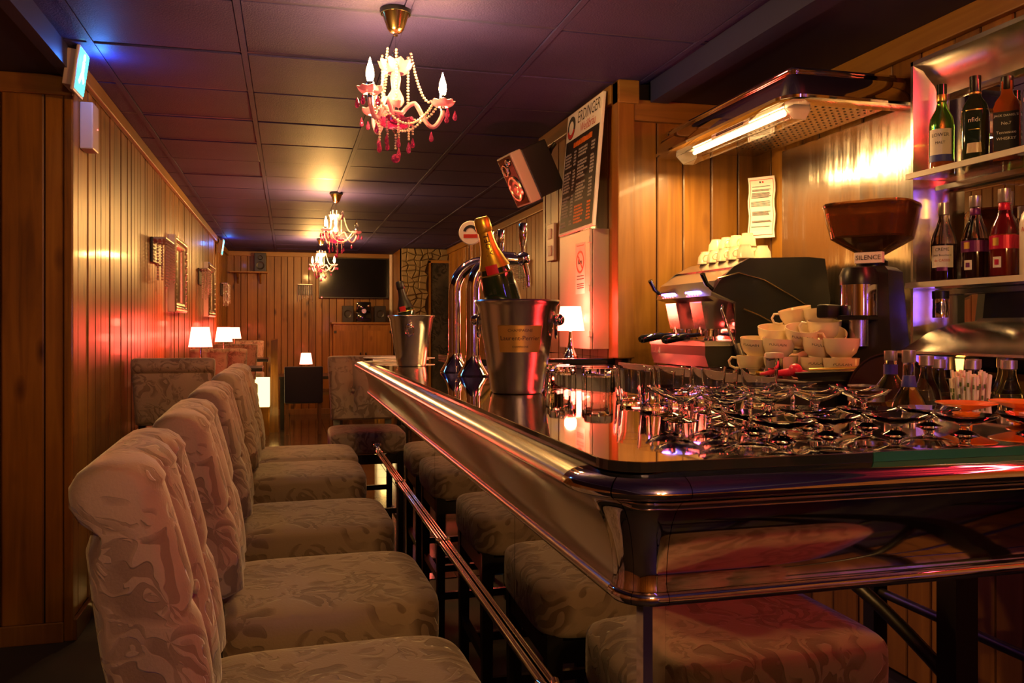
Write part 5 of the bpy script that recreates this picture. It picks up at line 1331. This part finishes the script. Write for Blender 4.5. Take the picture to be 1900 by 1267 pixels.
# menus at the far end
for i in range(4):
    o = tag(MB().rbox(-.11, .11, -.15, .15, 0, .004, .001, 1).build('menu_card', 'paper' if i % 2 else 'offwhite'), '%s printed menu card from the bottom of the pile at the far bar end' % ORD[i], 'menu', 'menu cards at the far end of the bar')
    o.location = (.50+.01*i, 4.16+.015*i, TZ+.0004+.0046*i); o.rotation_euler = (0, 0, .3*i-.4)
t = thing('potted_plant', 'small leafy plant in a clay pot behind the beer taps', 'plant', (1.05, 4.28, 1.2))
MB().lathe([(.001, 0), (.05, 0), (.065, .09), (.058, .09), (.05, .08), (.001, .08)], 20).build('pot', 'terracotta', t, 40)
rp = random.Random(5)
for i in range(13):
    a = i*2.4; L_ = rp.uniform(.12, .24); up_ = rp.uniform(.3, 1.2); wv = .016; m = MB(); vs = []
    for j in range(7):
        u = j/6; r_ = L_*u*.7; z = .08 + L_*up_*u - .16*u*u*L_*2; ww = wv*math.sin(PI*(.08+.92*u))
        for s_ in (-1, 0, 1): vs.append((r_*math.cos(a)-s_*ww*math.sin(a), r_*math.sin(a)+s_*ww*math.cos(a), z+abs(s_)*.004))
    m.add(vs, [(j*3+k, j*3+k+1, (j+1)*3+k+1, (j+1)*3+k) for j in range(6) for k in range(2)])
    m.build('leaf', 'leaf', t, 60, fix=False)

# ---- glasses
def shell(prof_out, prof_in, n=32): return MB().lathe(prof_out + prof_in[::-1], n)
rocks = MB().lathe([(.001, 0), (.030, 0), (.032, .002), (.0385, .078), (.0372, .0785), (.0315, .012), (.029, .009), (.001, .009)], 32).mesh('rocks_glass', 'glass', 40)
facet = MB().lathe([(.001, 0), (.034, 0), (.036, .006), (.036, .066), (.0345, .066), (.033, .022), (.03, .018), (.001, .018)], 12).mesh('tumbler', 'glass', 20)
coupe = MB().lathe([(.001, 0), (.030, 0), (.031, .0015), (.02, .004), (.006, .007), (.0042, .012), (.004, .034), (.007, .040), (.022, .047), (.038, .056), (.045, .066), (.0438, .0662), (.037, .0575), (.021, .0487), (.006, .043), (.001, .0425)], 36)
coupe.v = [(x*1.03, y*1.03, z*.82) for x, y, z in coupe.v]; coupe = coupe.mesh('coupe', 'glass', 40)
dish = MB().lathe([(.001, .0), (.018, 0), (.021, .0015), (.014, .004), (.008, .007), (.0085, .010), (.0065, .013), (.012, .017), (.03, .021), (.044, .0265), (.049, .031), (.048, .0315), (.043, .0285), (.029, .0232), (.008, .019), (.001, .0185)], 40).mesh('glass_dish', 'thin_glass', 40)
odish = MB().lathe([(.001, .0), (.02, 0), (.022, .002), (.01, .005), (.009, .02), (.03, .026), (.05, .033), (.049, .0345), (.03, .029), (.001, .026)], 40).mesh('dish', 'orange_plastic', 40)
def place(name, me, pts, labf, cat, grp, flip=0.):
    for i, p in enumerate(sorted(pts, key=lambda q: q[0]/q[1])):
        o = tag(link(name, me), labf % ORD[i], cat, grp)
        o.location = (p[0], p[1], TZ + flip); o.rotation_euler = (PI if flip else 0, 0, i*.7)
place('tumbler', facet, [(.685, 2.08), (.70, 2.17), (.76, 2.04), (.735, 1.95), (.71, 2.26)], '%s upturned faceted tumbler from the left in the cluster by the big bucket', 'glass', 'upturned faceted tumblers', .0662)
t = thing('jigger', 'small steel measuring cup standing behind the faceted tumblers', 'measuring cup', (.72, 2.37, TZ))
MB().lathe([(.001, .05), (.012, .05), (.014, .052), (.015, .05), (.021, 0), (.0195, 0), (.013, .046), (.001, .046)], 20).build('cup', 'chrome', t, 40)
MB().lathe([(.02, -.0), (.0225, .002), (.02, .005)], 20, caps=False).build('lip', 'chrome', t, 40)
place('rocks_glass', rocks, [(.755, 1.80), (.835, 1.765), (.90, 1.70), (.715, 1.68), (.80, 1.66), (.875, 1.605), (.715, 1.57), (.965, 1.60)], '%s plain rocks glass from the left, between tumblers and coupes', 'glass', 'plain rocks glasses')
place('coupe', coupe, [(.70, 1.475), (.795, 1.50), (.885, 1.50), (.98, 1.50), (.865, 1.41), (.96, 1.405), (1.055, 1.41), (.675, 1.38), (.77, 1.40), (.72, 1.30), (.815, 1.32), (.91, 1.32), (1.005, 1.315)], '%s stemmed glass coupe from the left, behind the low dishes', 'glass', 'stemmed coupes behind the low dishes')
place('glass_dish', dish, [(.70, 1.098), (.80, 1.13), (.905, 1.11), (1.01, 1.085), (1.115, 1.065), (1.21, 1.06)], '%s low footed glass dish from the left in the front row', 'dish', 'low glass dishes in the front row')
place('glass_dish', dish, [(.715, 1.20+.0), (.835, 1.235), (.935, 1.215), (1.04, 1.195)], '%s low footed glass dish from the left in the second row', 'dish', 'low glass dishes in the second row')
for p, lab in [((1.15, 1.232), 'orange plastic footed dish before the straws'), ((1.265, 1.232), 'orange plastic footed dish at the right edge of the counter')]:
    o = tag(link('orange_dish', odish), lab, 'dish', 'orange dishes'); o.location = (*p, TZ)
t = thing('garnish_plate', 'little plate with lime and paper garnish at the right of the counter', 'plate', (1.235, 1.155, TZ))
MB().lathe([(.001, 0), (.03, 0), (.055, .007), (.055, .009), (.03, .003), (.001, .003)], 28).build('plate', 'orange_plastic', t, 40)
MB().prism([(-.04, -.01), (.01, -.02), (.02, .01), (-.03, .02)], .006, .012).build('napkin', 'paper', t)
MB().ball((.02, 0, .016), (.016, .016, .009), 12, 6).build('lime_slice', 'lime', t, 50)

# ================================================================== BEHIND THE CAMERA (seen in mirrors and chrome; violet tube unseen, added)
t = thing('side_table', 'black high table with arched braces, seen mirrored in the bar front', 'table', (1.64, .08, 0))
MB().rbox(-.36, .36, -.58, .58, .99, 1.03, .006).build('table_top', 'black_wood', t)
for x in (-.3, .3):
    for y in (-.5, .52): MB().box(x-.027, x+.027, y-.027, y+.027, 0, .99).build('leg', 'black_wood', t)
    MB().tube([(x, -.5+1.02*k/14, .60+.14*math.sin(PI*k/14)) for k in range(15)], .016, 8).build('arched_brace', 'black_wood', t, 50)
    MB().tube([(x, -.5, .45), (x, .52, .45)], .016, 8).build('brace', 'black_wood', t, 50)
t = thing('wall_outlet', 'white wall outlet with hanging cable on the back plank wall', 'socket', (1.75, -2.0, .82))
MB().rbox(-.06, .06, 0, .05, -.09, .09, .006).build('box', 'white_plastic', t)
MB().tube([(0, .03, -.09), (.02, .03, -.25), (-.01, .03, -.5), (.03, .03, -.8)], .006, 6).build('cable', 'offwhite', t, 50)
def neon(name, p0, p1, m, label, power, col):
    t = thing(name, label, 'light', p0)
    d = Vector(p1) - Vector(p0)
    MB().tube([(0, 0, 0), tuple(d)], .012, 10).build('tube', m, t, 50)
    for q in ((0, 0, 0), tuple(d)): MB().ball(q, .018, 10, 6).build('end_cap', 'black_plastic', t, 50)
    for k in (.2, .5, .8): light('neon_light', 'POINT', tuple(d*k + Vector((-.05, .04, -.03))), power/3, col, t, .05, specular_factor=.03)
neon('red_neon_tube', (2.1, .25, 2.335), (2.1, 1.65, 2.335), 'neon_red', 'red neon tube under the soffit on the right wall, seen in the chrome edge', RED_W, (1, .04, .03))
neon('blue_fill_tube', (1.35, -1.93, 1.0), (1.35, -1.93, 1.7), 'fill_blue', 'unseen violet tube behind the camera, added to tint the nearest stool', BLUE_W, (.25, .12, 1))  # unseen tube, added for the purple light on the nearest stool
for o in bpy.data.objects:
    if o.parent and 'category' in o: del o['category']
